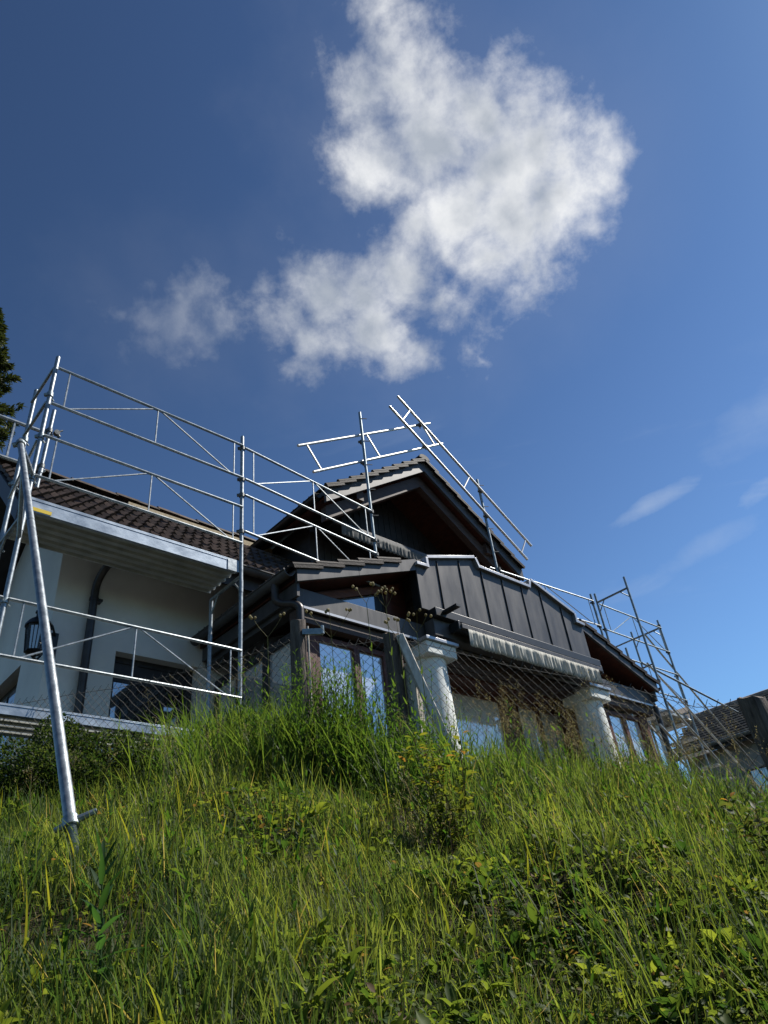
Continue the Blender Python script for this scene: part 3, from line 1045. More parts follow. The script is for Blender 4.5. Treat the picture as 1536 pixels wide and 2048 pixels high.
    # side walls: panes between dark posts
    for x in (4.86, 12.78):
        ys = [6.57, 7.19, 7.81, 8.43]
        for a, b in zip(ys, ys[1:]):
            w = MB()
            w.box(x - 0.05, x + 0.05, a, a + 0.06, 1.4, 3.86).box(x - 0.05, x + 0.05, b - 0.06, b, 1.4, 3.86)
            w.box(x - 0.05, x + 0.05, a + 0.06, b - 0.06, 3.76, 3.86).box(x - 0.05, x + 0.05, a + 0.06, b - 0.06, 1.4, 1.5)
            f = w.build('window', 'dark_wood', annex, 0.004)
            MB().box(x - 0.01, x + 0.01, a + 0.06, b - 0.06, 1.5, 3.76).build('pane', 'glass_annex', f)
    MB().box(4.9, 12.74, 7.15, 8.40, 1.3, 1.38).build('floor_slab', 'plaster', annex)
    MB().box(4.5, 13.2, 5.2, 7.15, 1.2, 1.33).build('terrace_slab', 'plaster', annex)


build_annex()
awning('awning', 'closed awning with pale gathered valance between the two white pillars', 7.22, 10.68, 4.20, 5.83, 6.03, 0.235, 'fabric', 0.15, 46)
awning('awning', 'closed awning with grey gathered valance high under the dark gable', 6.80, 10.70, 6.98, 7.86, 8.43, 0.19, 'fabric_grey', 0.2, 40)


# ------------------------------------------------------------------ wall lantern
def lantern():
    x, y, z = 2.30, 8.10, 3.66
    t = thing('wall_lantern', (2.50, 8.45, 3.9), 'black six-sided wall lantern hanging at the corner of the plastered wall', 'lantern')
    n = 6

    def ring(r, h):
        return [Vector((x + r * math.cos(R(30 + 60 * j)), y + r * math.sin(R(30 + 60 * j)), z + h)) for j in range(n)]
    r0, r1 = ring(0.105, 0.0), ring(0.135, 0.30)
    m = MB()
    for a, b in zip(r0, r1):
        m.path([a, b], 0.009, 6)
    for rr in (r0, r1):
        for j in range(n):
            m.path([rr[j], rr[(j + 1) % n]], 0.009, 6)
    for j in range(n):
        for f in (1 / 3, 2 / 3):
            a = r0[j].lerp(r0[(j + 1) % n], f)
            b = r1[j].lerp(r1[(j + 1) % n], f)
            m.path([a, b], 0.004, 4)
    m.build('cage', 'black', t)
    g = MB()
    a, b = ring(0.095, 0.005), ring(0.124, 0.295)
    g.add(a + b, [(j, (j + 1) % n, n + (j + 1) % n, n + j) for j in range(n)])
    g.build('glass', 'glass_lamp', t)
    MB().lathe((x, y, z + 0.31), [(0.155, 0), (0.150, 0.02), (0.115, 0.075), (0.06, 0.115), (0.05, 0.13), (0.05, 0.17), (0.065, 0.18), (0.06, 0.205), (0.02, 0.22)], 12).build('roof', 'black', t)
    MB().lathe((x, y, z - 0.075), [(0.012, 0), (0.03, 0.015), (0.02, 0.03), (0.075, 0.05), (0.115, 0.066)], 6).build('base', 'black', t)
    MB().lathe((x, y, z + 0.05), [(0.03, 0), (0.045, 0.06), (0.03, 0.14)], 10).build('bulb', 'plaster_white', t)
    br = MB()
    br.box(2.56, 2.64, 8.425, 8.449, 3.70, 4.10)
    br.path([(2.60, 8.43, 4.06), (2.52, 8.33, 4.13), (2.40, 8.2, 4.14), (x, y, 4.07)], 0.014, 8)
    br.path([(2.60, 8.43, 3.74), (2.48, 8.28, 3.80), (2.36, 8.16, 3.60), (x, y, 3.585)], 0.012, 8)
    br.build('bracket', 'black', t)


lantern()


# ------------------------------------------------------------------ scaffolding
RT_ = 0.0242


def coupler(parent, p, ax=(0, 0, 1), m='coupler'):
    p = Vector(p)
    ax = Vector(ax).normalized()
    o1 = ax.orthogonal().normalized()
    mb = MB()
    mb.tube(p - ax * 0.026, p + ax * 0.026, 0.036, 10)
    mb.tube(p + o1 * 0.02 - ax * 0.012, p + o1 * 0.085 - ax * 0.012, 0.011, 6)
    o2 = ax.cross(o1)
    mb.tube(p + o2 * 0.015 + ax * 0.01, p + o2 * 0.06 + ax * 0.01, 0.022, 8)
    return mb.build('coupler', m, parent)


def guard(parent, a, b, h, m='galv', ends=True):
    """guard frame: bottom rail from a to b, top rail h above, centre post, two diagonals and end posts"""
    a, b = Vector(a), Vector(b)
    up = Vector((0, 0, h))
    rails = MB()
    rails.tube(a, b, 0.0165, 8)
    rails.tube(a + up, b + up, 0.0165, 8)
    g = rails.build('guard_frame', m, parent)
    e = 0.055
    l, r, c = a.lerp(b, e), a.lerp(b, 1 - e), a.lerp(b, 0.5)
    for p, q in ((l, l + up), (c, c + up), (r, r + up), (l + (b - a) * 0.015, c + up - (b - a) * 0.012), (r - (b - a) * 0.015, c + up + (b - a) * 0.012)):
        MB().tube(p, q, 0.0095, 6).build('strut', m, g)
    return g


def ladder(parent, a, b, off, rungs, m='alu', r=0.023):
    """ladder beam: two tubes joined by rungs"""
    a, b, off = Vector(a), Vector(b), Vector(off)
    o = MB().tube(a, b, r, 10).tube(a + off, b + off, r, 10).build('ladder_beam', m, parent)
    for f in rungs:
        p = a.lerp(b, f)
        MB().box(-0.016, 0.016, -0.011, 0.011, 0, 1)
        MB().tube(p, p + off, 0.015, 6).build('rung', m, o)
    return o


def deck(parent, x0, x1, y0, y1, zt, edge, ribs=5, holes=False, m='deck'):
    d = MB()
    d.box(x0, x1, y0, y0 + 0.03, zt - edge, zt)
    d.box(x0, x1, y0 + 0.03, y0 + 0.04, zt - edge * 0.62, zt - edge * 0.58)
    d.box(x0, x1, y0 - 0.004, y0 - 0.0005, zt - edge * 0.22, zt - edge * 0.16)
    o = d.build('deck', m, parent, 0.004)
    MB().box(x1 - 0.14, x1 + 0.012, y0 - 0.008, y0 - 0.0045, zt - edge * 0.98, zt - 0.006).build('end_hook', 'galv', o)
    ys = np.linspace(y0 + 0.045, y1, ribs + 1)
    for a, b in zip(ys, ys[1:]):
        # plank: a shallow trough with folded edges
        w = b - a - 0.006
        p = MB()
        prof = [(a, zt - edge + 0.01), (a + 0.015, zt - edge + 0.01), (a + 0.025, zt - edge + 0.045), (a + w * 0.42, zt - edge + 0.045), (a + w * 0.47, zt - edge + 0.03), (a + w * 0.53, zt - edge + 0.03),
                (a + w * 0.58, zt - edge + 0.045), (a + w - 0.025, zt - edge + 0.045), (a + w - 0.015, zt - edge + 0.01), (a + w, zt - edge + 0.01), (a + w, zt - edge + 0.06), (a, zt - edge + 0.06)]
        if holes:
            # pierced tread sheet: rows of slots left open
            nx = int((x1 - x0) / 0.09)
            hx, hy = 0.045, 0.016
            for i in range(nx):
                xa = x0 + i * (x1 - x0) / nx
                xb = xa + (x1 - x0) / nx
                xm, ym = (xa + xb) / 2, (a + a + w) / 2 + (0.018 if i % 2 else -0.018)
                z = zt - edge + 0.03
                for q in ((xa, xb, a, ym - hy / 2), (xa, xb, ym + hy / 2, a + w), (xa, xm - hx / 2, ym - hy / 2, ym + hy / 2), (xm + hx / 2, xb, ym - hy / 2, ym + hy / 2)):
                    p.add([(q[0], q[2], z), (q[1], q[2], z), (q[1], q[3], z), (q[0], q[3], z)], [(0, 1, 2, 3)])
            p.box(x0, x1, a, a + 0.012, zt - edge + 0.001, zt - edge + 0.029)
        else:
            p.yz(prof, x0 + 0.01, x1 - 0.01)
        p.build('plank', 'deck_under', o)
    return o


AX, BX, FY, IY = 1.465, 3.90, 6.30, 6.97
scaf = thing('scaffold', (2.7, 6.6, 1.3), 'galvanised scaffold bay with sheet-metal deck along the cream wall', 'scaffold', 'scaffolding around the house')


def build_left_scaffold():
    g_in = gxy(BX, IY)
    # standards; the lower lengths are a little wider at the spigot joint
    for x, y, zt in ((AX, FY, 6.385), (AX, IY, 6.40), (BX, FY, 6.38), (BX, IY, 4.22)):
        zb = gxy(x, y) - 0.05
        zj = 4.02 if zt > 5 else 3.6
        p = MB().tube((x, y, zb), (x, y, zt), RT_, 12).build('post', 'galv', scaf)
        MB().tube((x, y, zj), (x, y, zj + 0.16), RT_ + 0.004, 12).build('joint_sleeve', 'galv', p)
        MB().tube((x, y, zt - 0.001), (x, y, zt + 0.012), 0.019, 10).build('spigot', 'galv_old', p)
    deck(scaf, AX + 0.02, BX - 0.035, FY + 0.01, IY - 0.03, 4.445, 0.165)
    deck(scaf, AX - 0.9, BX - 0.035, FY + 0.01, IY - 0.03, 2.36, 0.095, 4, True)
    MB().box(AX + 0.036, AX + 0.25, FY + 0.006, FY + 0.0092, 4.293, 4.333).build('warning_sticker', 'yellow', scaf)
    # transoms with gusset struts at each frame
    for x in (AX, BX):
        for z in (4.235, 2.22):
            t = MB().tube((x, FY, z), (x, IY, z), 0.0215, 10).build('transom', 'galv', scaf)
            MB().tube((x, FY, z - 0.20), (x, FY + 0.17, z), 0.012, 8).tube((x, IY, z - 0.22), (x, IY - 0.17, z), 0.012, 8).build('gusset', 'galv', t)
    # guard frames of the bay, of the lower lift and of the bay towards the annex roof
    for z, h in ((5.665, 0.535), (4.675, 0.53), (2.745, 0.535)):
        guard(scaf, (AX + 0.02, FY - 0.035, z), (BX - 0.01, FY - 0.035, z), h)
    guard(scaf, (AX - 2.4, FY - 0.035, 2.745), (AX - 0.03, FY - 0.035, 2.745), 0.535)
    for z, h in ((5.665, 0.515), (4.86, 0.55)):
        guard(scaf, (BX + 0.03, FY - 0.03, z), (6.30, 6.47, z), h)
    # end guard at the left frame
    MB().tube((AX - 0.02, FY, 6.20), (AX - 0.02, IY, 6.20), 0.018, 8).tube((AX - 0.02, FY, 5.68), (AX - 0.02, IY, 5.68), 0.018, 8).build('end_guard', 'galv', scaf)
    MB().tube((AX - 0.02, FY + 0.03, 5.16), (AX - 0.02, IY, 4.80), 0.016, 8).build('end_guard', 'galv', scaf)
    for x, y, zs in ((AX, FY, (5.80, 5.2, 4.66, 3.27)), (AX, IY, (5.63, 5.0, 4.2)), (BX, FY, (5.41, 5.66, 4.86, 6.18))):
        for z in zs:
            coupler(scaf, (x, y, z), m='galv_old' if x == AX else 'coupler')
    # free tube hung behind the left frame and the ladder beams going off along the verge
    p = MB().tube((1.77, 7.30, 5.28), (1.785, 7.30, 6.50), 0.024, 12).build('post', 'galv', scaf)
    MB().tube((1.775, 7.30, 5.5), (1.776, 7.30, 5.62), 0.029, 12).build('joint_sleeve', 'galv', p)
    ladder(scaf, (-1.8, 7.34, 5.60), (1.83, 7.34, 5.58), (0, 0, 0.56), (0.30, 0.62, 0.88), 'galv')
    coupler(scaf, (1.78, 7.30, 6.16))
    coupler(scaf, (1.86, 7.28, 6.15), (0, 1, 0))
    coupler(scaf, (1.775, 7.30, 5.60))


build_left_scaffold()


def build_prop():
    """long raking tube with a threaded jack and wing nut standing in the grass"""
    foot = Vector((1.082, 2.845, 0.52))
    top = Vector((1.04, 5.10, 4.09))
    d = (top - foot).normalized()
    t = thing('raking_prop', foot, 'long galvanised raking prop tube with threaded screw foot in the grass', 'prop')
    q = foot + d * 0.20
    MB().tube(q, top, 0.0245, 16).build('tube', 'galv', t)
    MB().tube(q + d * 2.55, q + d * 2.556, 0.0252, 16).build('joint_ring', 'coupler', t)
    th = []
    k = 26
    for i in range(k + 1):
        th.append((foot - d * 0.02 + d * (0.28 * i / k)))
    mb = MB()
    for i in range(k):
        a = th[i]
        b = th[i + 1]
        m = (a + b) / 2
        mb.tube(a, m, 0.0145, 12, 0.0205)
        mb.tube(m, b, 0.0205, 12, 0.0145)
    mb.build('screw_jack', 'galv_old', t)
    # wing nut: a collar with two handles
    o1 = Vector((0.78, -0.50, 0.42)).normalized()
    o1 = (o1 - d * o1.dot(d) * 0.25).normalized()
    c = foot + d * 0.185
    wn = MB().tube(c - d * 0.020, c + d * 0.022, 0.031, 14)
    wn.tube(c, c + o1 * 0.098, 0.018, 8, 0.010).tube(c, c - o1 * 0.06, 0.018, 8, 0.011)
    wn.build('wing_nut', 'galv_old', t)
    coupler(t, top - d * 0.06, d, 'galv_old')
    # short link to the frame post
    MB().tube(top - d * 0.06, (AX, FY, 4.70), 0.0215, 10).build('link_tube', 'galv', t)
    MB().tube(top - d * 0.55, (AX, FY, 3.95), 0.0215, 10).build('link_tube', 'galv', t)


build_prop()

gscaf = thing('gable_guard', (7.8, 6.5, 5.2), 'two ladder-beam guard rails on posts rising to a peak above the gable', 'guard rail', 'scaffolding around the house')


def build_gable_guard():
    for x, zb, zt, y in ((6.33, 5.16, 8.26, 6.50), (9.28, 4.87, 8.06, 6.50)):
        p = MB().tube((x, y, zb), (x, y, zt), RT_, 12).build('post', 'galv_old', gscaf)
        for z in np.arange(zt - 0.15, zb + 0.3, -0.5):
            MB().tube((x, y - 0.02, z), (x + 0.10, y - 0.05, z + 0.02), 0.008, 6).build('pin', 'coupler', p)
        MB().box(x - 0.075, x + 0.075, y - 0.075, y + 0.075, zb - 0.012, zb + 0.004).build('base_plate', 'galv_old', p)
    ladder(gscaf, (5.29, 6.56, 6.56), (8.50, 6.56, 8.64), (-0.265, 0, 0.385), (0.05, 0.455, 0.925))
    ladder(gscaf, (7.03, 6.44, 8.74), (10.23, 6.44, 6.52), (0.26, 0, 0.39), (0.09, 0.525, 0.955))
    for p in ((6.33, 6.53, 7.62), (6.33, 6.53, 7.17), (9.28, 6.47, 7.76), (9.28, 6.47, 7.18), (7.86, 6.50, 8.75), (7.92, 6.50, 8.26), (6.33, 6.49, 6.18), (6.33, 6.49, 5.66), (6.33, 6.49, 5.41), (9.30, 6.48, 6.05)):
        coupler(gscaf, p)


build_gable_guard()

rscaf = thing('scaffold', (14.8, 6.9, 1.3), 'scaffold tower of grey tubes with inclined stair rails right of the annex', 'scaffold', 'scaffolding around the house')


def build_right_scaffold():
    X1, X2 = 13.5, 16.1
    posts = [(X1, 6.235, 7.0), (X1, 7.02, 6.95), (13.27, 7.0, 6.87), (X2, 6.97, 6.9), (X2, 7.72, 6.9), (14.15, 7.02, 5.78)]
    for x, y, zt in posts:
        p = MB().tube((x, y, 1.2), (x, y, zt), RT_, 10).build('post', 'galv_old', rscaf)
        MB().tube((x, y, 4.1), (x, y, 4.24), RT_ + 0.004, 10).build('joint_sleeve', 'galv_old', p)
    for x, ya, yb, z in ((X1, 6.235, 7.02, 6.73), (X2, 6.97, 7.72, 6.70), (X1, 6.235, 7.02, 2.3), (X2, 6.97, 7.72, 4.6)):
        t = MB().tube((x, ya, z), (x, yb, z), 0.0225, 10).build('transom', 'galv_old', rscaf)
        MB().tube((x, ya, z - 0.22), (x, ya + 0.2, z), 0.012, 8).tube((x, yb, z - 0.24), (x, yb - 0.19, z), 0.012, 8).build('gusset', 'galv_old', t)
    for z in (5.62, 4.98):
        MB().tube((X1, 6.235, z), (X1, 7.05, z), 0.017, 8).build('end_guard', 'galv_old', rscaf)
    guard(rscaf, (X1 + 0.03, 6.985, 6.05), (X2, 6.94, 6.05), 0.63, 'galv_old')
    guard(rscaf, (X1 + 0.03, 6.985, 4.86), (X2, 6.94, 4.86), 0.62, 'galv_old')
    guard(rscaf, (10.05, 7.20, 6.08), (13.25, 6.97, 6.08), 0.60, 'galv')
    deck(rscaf, X1 + 0.05, X2, 7.05, 7.68, 4.55, 0.09, 3, False, 'deck_under')
    # stair: stringers and hand rails running down to the right
    MB().tube((15.25, 7.0, 6.34), (19.3, 7.05, 3.36), 0.022, 10).build('stair_handrail', 'alu', rscaf)
    MB().tube((13.65, 6.42, 5.10), (18.6, 6.42, 1.75), 0.022, 10).build('stair_handrail', 'alu', rscaf)
    s1 = MB().tube((13.75, 6.32, 4.25), (17.6, 6.32, 1.45), 0.024, 10).build('stair_stringer', 'alu', rscaf)
    s2 = MB().tube((13.7, 6.98, 4.28), (17.6, 6.98, 1.45), 0.024, 10).build('stair_stringer', 'alu', rscaf)
    for i in range(12):
        f = (i + 0.5) / 12
        x, z = 13.75 + 3.85 * f, 4.25 - 2.8 * f
        MB().box(x - 0.11, x + 0.11, 6.36, 6.94, z - 0.03, z).build('tread', 'alu', s1)
    MB().tube((12.55, 6.05, 3.56), (14.6, 6.0, 1.95), 0.024, 10).build('raking_tube', 'alu', rscaf)
    MB().tube((13.8, 6.6, 5.2), (19.5, 7.2, 5.16), 0.024, 10).build('ledger', 'galv_old', rscaf)
    for x, y, z in ((X2, 6.97, 6.75), (X2, 6.97, 6.05), (X2, 6.97, 5.45), (X1, 7.02, 6.07), (13.27, 7.0, 6.65), (X1, 6.235, 4.62), (X2, 6.97, 4.83), (13.27, 7.0, 6.08), (X2, 7.72, 5.6)):
        coupler(rscaf, (x, y, z))


build_right_scaffold()


# ------------------------------------------------------------------ neighbour's house and a canopy roof beyond
def neighbour():
    t = thing('house', (22.5, 10, 1.4), 'low neighbouring house with grey-brown tiled roof at the right edge', 'house')
    y0, y1 = 2.0, 10.4
    ex, ez_, rx, rz = 21.5, 5.12, 24.0, 6.60
    n = 12
    sl = (rz - ez_) / (rx - ex)
    rf = MB().xz([(ex + 0.05, ez_ - 0.015), (rx, rz - 0.015), (26.5, ez_ - 0.015), (26.5, ez_ - 0.2), (rx, rz - 0.2), (ex + 0.05, ez_ - 0.2)], y0, y1).build('roof', 'dark_wood', t)
    me = None
    for i in range(n):
        a = ex + (rx - ex) * i / n
        b = a + (rx - ex) / n + 0.06
        za, zb = ez_ + sl * (a - ex), ez_ + sl * (b - ex)
        MB().xz([(a, za + 0.10), (b, zb + 0.0), (b, zb - 0.03), (a, za + 0.055)], y0, y1).build('tile_course', M['ntile'], rf)
    MB().path([(rx, y0, rz + 0.05), (rx, y1, rz + 0.05)], 0.10, 8).build('ridge', M['ntile'], rf)
    half_pipe((ex - 0.08, y0, ez_ - 0.02), (ex - 0.08, y1, ez_ - 0.02), 0.08).build('gutter', 'galv_old', t)
    w = MB()
    w.box(22.0, 22.3, y0 + 0.3, 7.2, 1.0, 5.02).box(22.0, 22.3, 8.5, y1 - 0.3, 1.0, 5.02).box(22.0, 22.3, 7.2, 8.5, 4.25, 5.02).box(22.0, 22.3, 7.2, 8.5, 1.0, 2.2)
    w.box(22.3, 26, y1 - 0.6, y1 - 0.3, 1.0, 4.9)
    w.build('wall', 'plaster_grey', t)
    wi = MB().box(22.12, 22.17, 7.2, 8.5, 2.2, 4.25).build('window', 'glass_dark', t)
    MB().box(22.07, 22.115, 7.82, 7.88, 2.2, 4.25).build('glazing_bar', 'dark_wood', wi)


M['ntile'] = mat('grey_brown_tile', (0.30, 0.25, 0.21), 0.85, 0, (0.18, 0.15, 0.13), 3, 8, 0.2, 30)
neighbour()


def canopy():
    t = thing('canopy', (29, 12.5, 1.4), 'small tiled canopy roof standing beyond the scaffold stair', 'canopy')
    MB().xz([(25.6, 7.55), (27.7, 8.15), (28.2, 7.7), (28.2, 7.6), (25.6, 7.45)], 12.0, 13.4).build('roof', M['ntile'], t)
    for x in (25.9, 28.0):
        MB().box(x - 0.07, x + 0.07, 12.5, 12.64, 1.3, 7.5).build('post', 'plaster_white', t)


canopy()


# ------------------------------------------------------------------ fence
fence = thing('fence', (*W(-0.4, 5.2), 1.3), 'chain-link fence on weathered wooden posts along the top of the bank', 'fence')
FP = np.array([(-5.2, 6.1, 2.47), (-3.4, 5.82, 2.46), (-2.4, 5.62, 2.41), (-1.32, 5.36, 2.43), (-0.82, 5.22, 2.46), (-0.45, 5.22, 2.34), (-0.07, 5.24, 2.37), (0.14, 5.21, 2.30), (0.77, 5.16, 2.01), (1.21, 5.1, 1.83), (1.58, 4.94, 1.62), (1.89, 4.8, 1.40), (2.25, 4.66, 1.33), (3.2, 4.4, 1.10)])


def build_fence():
    seg = np.hypot(np.diff(FP[:, 0]), np.diff(FP[:, 1]))
    S = np.concatenate([[0], np.cumsum(seg)])

    def at(s):
        u, v, z = (np.interp(s, S, FP[:, i]) for i in range(3))
        return u, v, z
    h = 0.036
    mb = MB()
    nw = int(S[-1] / h)
    for i in range(nw):
        pts = []
        u, v, zt = at(i * h)
        zl = gz(u, v) + 0.05
        K = int(min(1.15, zt - zl) / h)
        for k in range(K + 1):
            s = h * (i + ((k + i) % 2)) + 0.004 * math.sin(k * 0.7 + i)
            u, v, zt = at(s)
            x, y = W(u, v + 0.012 * math.sin(i * 0.21 + k * 0.13) + (0.004 if (k + i) % 2 else -0.004))
            sag = 0.02 * math.sin(math.pi * ((s * 0.42) % 1.0))
            pts.append((x, y, zt - sag - k * h * 1.02 + (0.028 if k == 0 and i % 2 else 0)))
        if len(pts) > 1:
            mb.path(pts, 0.0021, 4)
    o = mb.build('wire_mesh', 'wire', fence, smooth=False)
    tag(o, kind='stuff')
    wp = []
    for s in np.linspace(0, S[-1], 90):
        u, v, zt = at(s)
        sag = 0.02 * math.sin(math.pi * ((s * 0.42) % 1.0))
        wp.append((*W(u, v), zt - sag - 0.02))
    MB().path(wp, 0.0025, 5).build('top_wire', 'wire', fence)

    def post(u, v, zt, r, lean, name='post', sq=True, lab=None):
        x, y = W(u, v)
        zb = gz(u, v) - 0.1
        a = R(20 + 30 * random.random())
        vs, fs = [], []
        rows = 9
        n = 14
        for j in range(rows):
            f = j / (rows - 1)
            for i in range(n):
                g = 2 * math.pi * i / n
                rr = r * (1 + 0.16 * abs(math.cos(2 * g)) ** 1.5 * (1 if sq else 0)) * (1 + 0.05 * math.sin(3 * g + 4 * f) + 0.03 * random.uniform(-1, 1))
                z = zb + (zt - zb) * f
                if j == rows - 1:
                    z += 0.025 * math.sin(g + 1) + random.uniform(-0.008, 0.008)
                vs.append((x + lean[0] * f + rr * math.cos(g + a), y + lean[1] * f + rr * math.sin(g + a), z))
        for j in range(rows - 1):
            for i in range(n):
                i2 = (i + 1) % n
                fs.append((j * n + i, j * n + i2, (j + 1) * n + i2, (j + 1) * n + i))
        fs.append(tuple((rows - 1) * n + i for i in range(n)))
        return MB().add(vs, fs).build(name, 'post_wood', fence)
    post(-0.80, 5.18, 2.57, 0.058, (0.0, 0.0))
    post(-0.06, 5.28, 2.40, 0.060, (-0.01, 0.0))
    post(2.23, 4.63, 1.345, 0.074, (-0.02, 0.02))
    post(2.30, 4.70, 1.34, 0.045, (-0.02, 0.02))
    # raking timber brace and the short plank at the second post
    a = Vector((*W(0.0, 5.24), 2.34))
    b = Vector((*W(0.33, 5.02), gz(0.33, 5.02) - 0.05))
    d = (b - a).normalized()
    sd = Vector((RT[0], RT[1], 0))
    sd = (sd - d * sd.dot(d)).normalized()
    nn = d.cross(sd)
    MB().extrude([a + sd * 0.032 + nn * 0.05, a - sd * 0.032 + nn * 0.05, a - sd * 0.032 - nn * 0.05, a + sd * 0.032 - nn * 0.05], b - a).build('brace', 'brace_wood', fence, 0.006)
    x, y = W(0.045, 5.27)
    MB().box(x - 0.03, x + 0.03, y - 0.06, y + 0.06, gz(0.05, 5.3), 2.12).build('plank', 'brace_wood', fence, 0.006)
    # steel hook plate and thin stake at the first post
    x, y = W(-0.72, 5.16)
    MB().tube((x, y, gz(-0.72, 5.16)), (x, y, 2.50), 0.007, 8).build('stake', 'brace_wood', fence)
    x, y = W(-0.76, 5.12)
    x2, y2 = W(-0.60, 5.12)
    MB().extrude([(x, y, 2.42), (x2, y2, 2.40), (x2, y2, 2.45), (x, y, 2.465)], (0.02, 0.02, 0)).tube((x2, y2, 2.40), (x2, y2, 2.47), 0.014, 8).build('hook_plate', 'galv_old', fence)


build_fence()


# ------------------------------------------------------------------ vegetation
def np_mesh(name, verts, faces_tri, faces_quad, tone, m):
    """verts (n,3), tri (a,3), quad (b,4), tone (n,3) stored as a point colour"""
    me = bpy.data.meshes.new(name)
    nt_, nq = len(faces_tri), len(faces_quad)
    me.vertices.add(len(verts))
    me.vertices.foreach_set('co', np.ascontiguousarray(verts, dtype=np.float32).ravel())
    me.loops.add(nt_ * 3 + nq * 4)
    li = np.concatenate([np.asarray(faces_tri).ravel(), np.asarray(faces_quad).ravel()]).astype(np.int32)
    me.loops.foreach_set('vertex_index', li)
    me.polygons.add(nt_ + nq)
    ls = np.concatenate([np.arange(nt_) * 3, nt_ * 3 + np.arange(nq) * 4]).astype(np.int32)
    me.polygons.foreach_set('loop_start', ls)
    me.polygons.foreach_set('use_smooth', np.ones(nt_ + nq, dtype=bool))
    me.update(calc_edges=True)
    at = me.attributes.new('tone', 'FLOAT_COLOR', 'POINT')
    c = np.ones((len(verts), 4), np.float32)
    c[:, :3] = tone
    at.data.foreach_set('color', c.ravel())
    me.materials.append(M[m])
    return me


def blades(P, az, L, w, lean, curl, colr, rows=4, tipc=None):
    """curved tapering ribbons; all arguments per blade"""
    n = len(P)
    d = np.stack([np.cos(az), np.sin(az), np.zeros(n)], 1)
    sdv = np.stack([-np.sin(az), np.cos(az), np.zeros(n)], 1)
    tw = rng.uniform(-0.7, 0.7, n)
    sdv = sdv * np.cos(tw)[:, None] + d * np.sin(tw)[:, None]
    V = np.zeros((n, rows * 2 + 1, 3))
    C = np.zeros((n, rows * 2 + 1, 3))
    pos = P.copy()
    step = L / rows
    for j in range(rows + 1):
        t = j / rows
        a = lean + curl * t
        wd = w * (0.75 + 0.5 * t) * (1 - t ** 2.2)
        cc = colr * (0.95 + 0.10 * t)
        if tipc is not None:
            cc = cc * (1 - t ** 2 * 0.5) + tipc * (t ** 2 * 0.5)
        if j < rows:
            V[:, 2 * j] = pos - sdv * wd[:, None] * 0.5
            V[:, 2 * j + 1] = pos + sdv * wd[:, None] * 0.5
            C[:, 2 * j] = cc
            C[:, 2 * j + 1] = cc
        else:
            V[:, 2 * j] = pos
            C[:, 2 * j] = cc
        dirv = d * np.sin(a)[:, None] + np.array([0, 0, 1.0]) * np.cos(a)[:, None]
        pos = pos + dirv * step[:, None]
    k = rows * 2 + 1
    base = (np.arange(n) * k)[:, None]
    q = np.concatenate([base + np.array([[2 * j, 2 * j + 1, 2 * j + 3, 2 * j + 2]]) for j in range(rows - 1)], 0)
    t3 = base + np.array([[2 * rows - 2, 2 * rows - 1, 2 * rows]])
    return V.reshape(-1, 3), t3, q, C.reshape(-1, 3)


def leaves(P, D, Nn, L, w, droop, colr, prof=(0.22, 1.0, 0.78, 0.0), fold=0.25):
    """broad leaves: start P, direction D, rough normal Nn; 4 rows of 3 points"""
    n = len(P)
    D = D / np.linalg.norm(D, axis=1)[:, None]
    S = np.cross(D, Nn)
    S /= np.linalg.norm(S, axis=1)[:, None] + 1e-9
    Nn = np.cross(S, D)
    V = np.zeros((n, 12, 3))
    C = np.zeros((n, 12, 3))
    for j, pf in enumerate(prof):
        t = j / 3
        mid = P + D * (L * t)[:, None] - np.array([0, 0, 1.0]) * (droop * L * t * t)[:, None]
        e = (w * pf * 0.5)[:, None]
        V[:, 3 * j] = mid - S * e + Nn * e * fold
        V[:, 3 * j + 1] = mid
        V[:, 3 * j + 2] = mid + S * e + Nn * e * fold
        C[:, 3 * j] = colr
        C[:, 3 * j + 1] = colr * 1.12
        C[:, 3 * j + 2] = colr * 0.97
    base = (np.arange(n) * 12)[:, None]
    q = np.concatenate([base + np.array([[3 * j + i, 3 * j + i + 1, 3 * j + i + 4, 3 * j + i + 3]]) for j in range(3) for i in range(2)], 0)
    return V.reshape(-1, 3), np.zeros((0, 3), int), q, C.reshape(-1, 3)


class Pile:
    def __init__(s):
        s.V, s.T, s.Q, s.C, s.n = [], [], [], [], 0

    def add(s, r):
        V, T, Q, C = r
        s.V.append(V)
        s.C.append(C)
        s.T.append(np.asarray(T) + s.n)
        s.Q.append(np.asarray(Q) + s.n)
        s.n += len(V)

    def build(s, name, m, parent=None):
        me = np_mesh(name, np.concatenate(s.V), np.concatenate(s.T), np.concatenate(s.Q), np.concatenate(s.C), m)
        o = bpy.data.objects.new(name, me)
        return link(o, parent)


def tri_stem(pts, r, colr, n=4, r2=None):
    mb = MB().path(pts, r, n, r2)
    V = np.array(mb.v)
    q = np.array([f for f in mb.f if len(f) == 4 and n != 4] or [f for f in mb.f[:-2]])
    return V, np.zeros((0, 3), int), q, np.tile(np.array(colr), (len(V), 1))


def patch(u, v, s=0.0):
    """soft patchiness of the meadow, 0..1"""
    a = np.sin(1.7 * u + 2.1 * v + s) + np.sin(3.1 * u - 1.3 * v + 1.7 * s) + 0.7 * np.sin(5.3 * v + 2.2 * u + s * 0.6) + 0.5 * np.sin(8.7 * u + 4.1 * v + 2.9 * s)
    return np.clip(0.5 + a / 4.4, 0, 1)


def herb_mask(u, v):
    """where low broad-leaved growth takes the place of the grass"""
    m = np.clip(2.2 * (patch(np.asarray(u) * 0.85, np.asarray(v) * 0.9, 9.1) - 0.42), 0, 1)
    return m * np.clip((4.4 - v) / 0.8, 0, 1) * np.clip((u + 1.1) / 0.5, 0.15, 1)


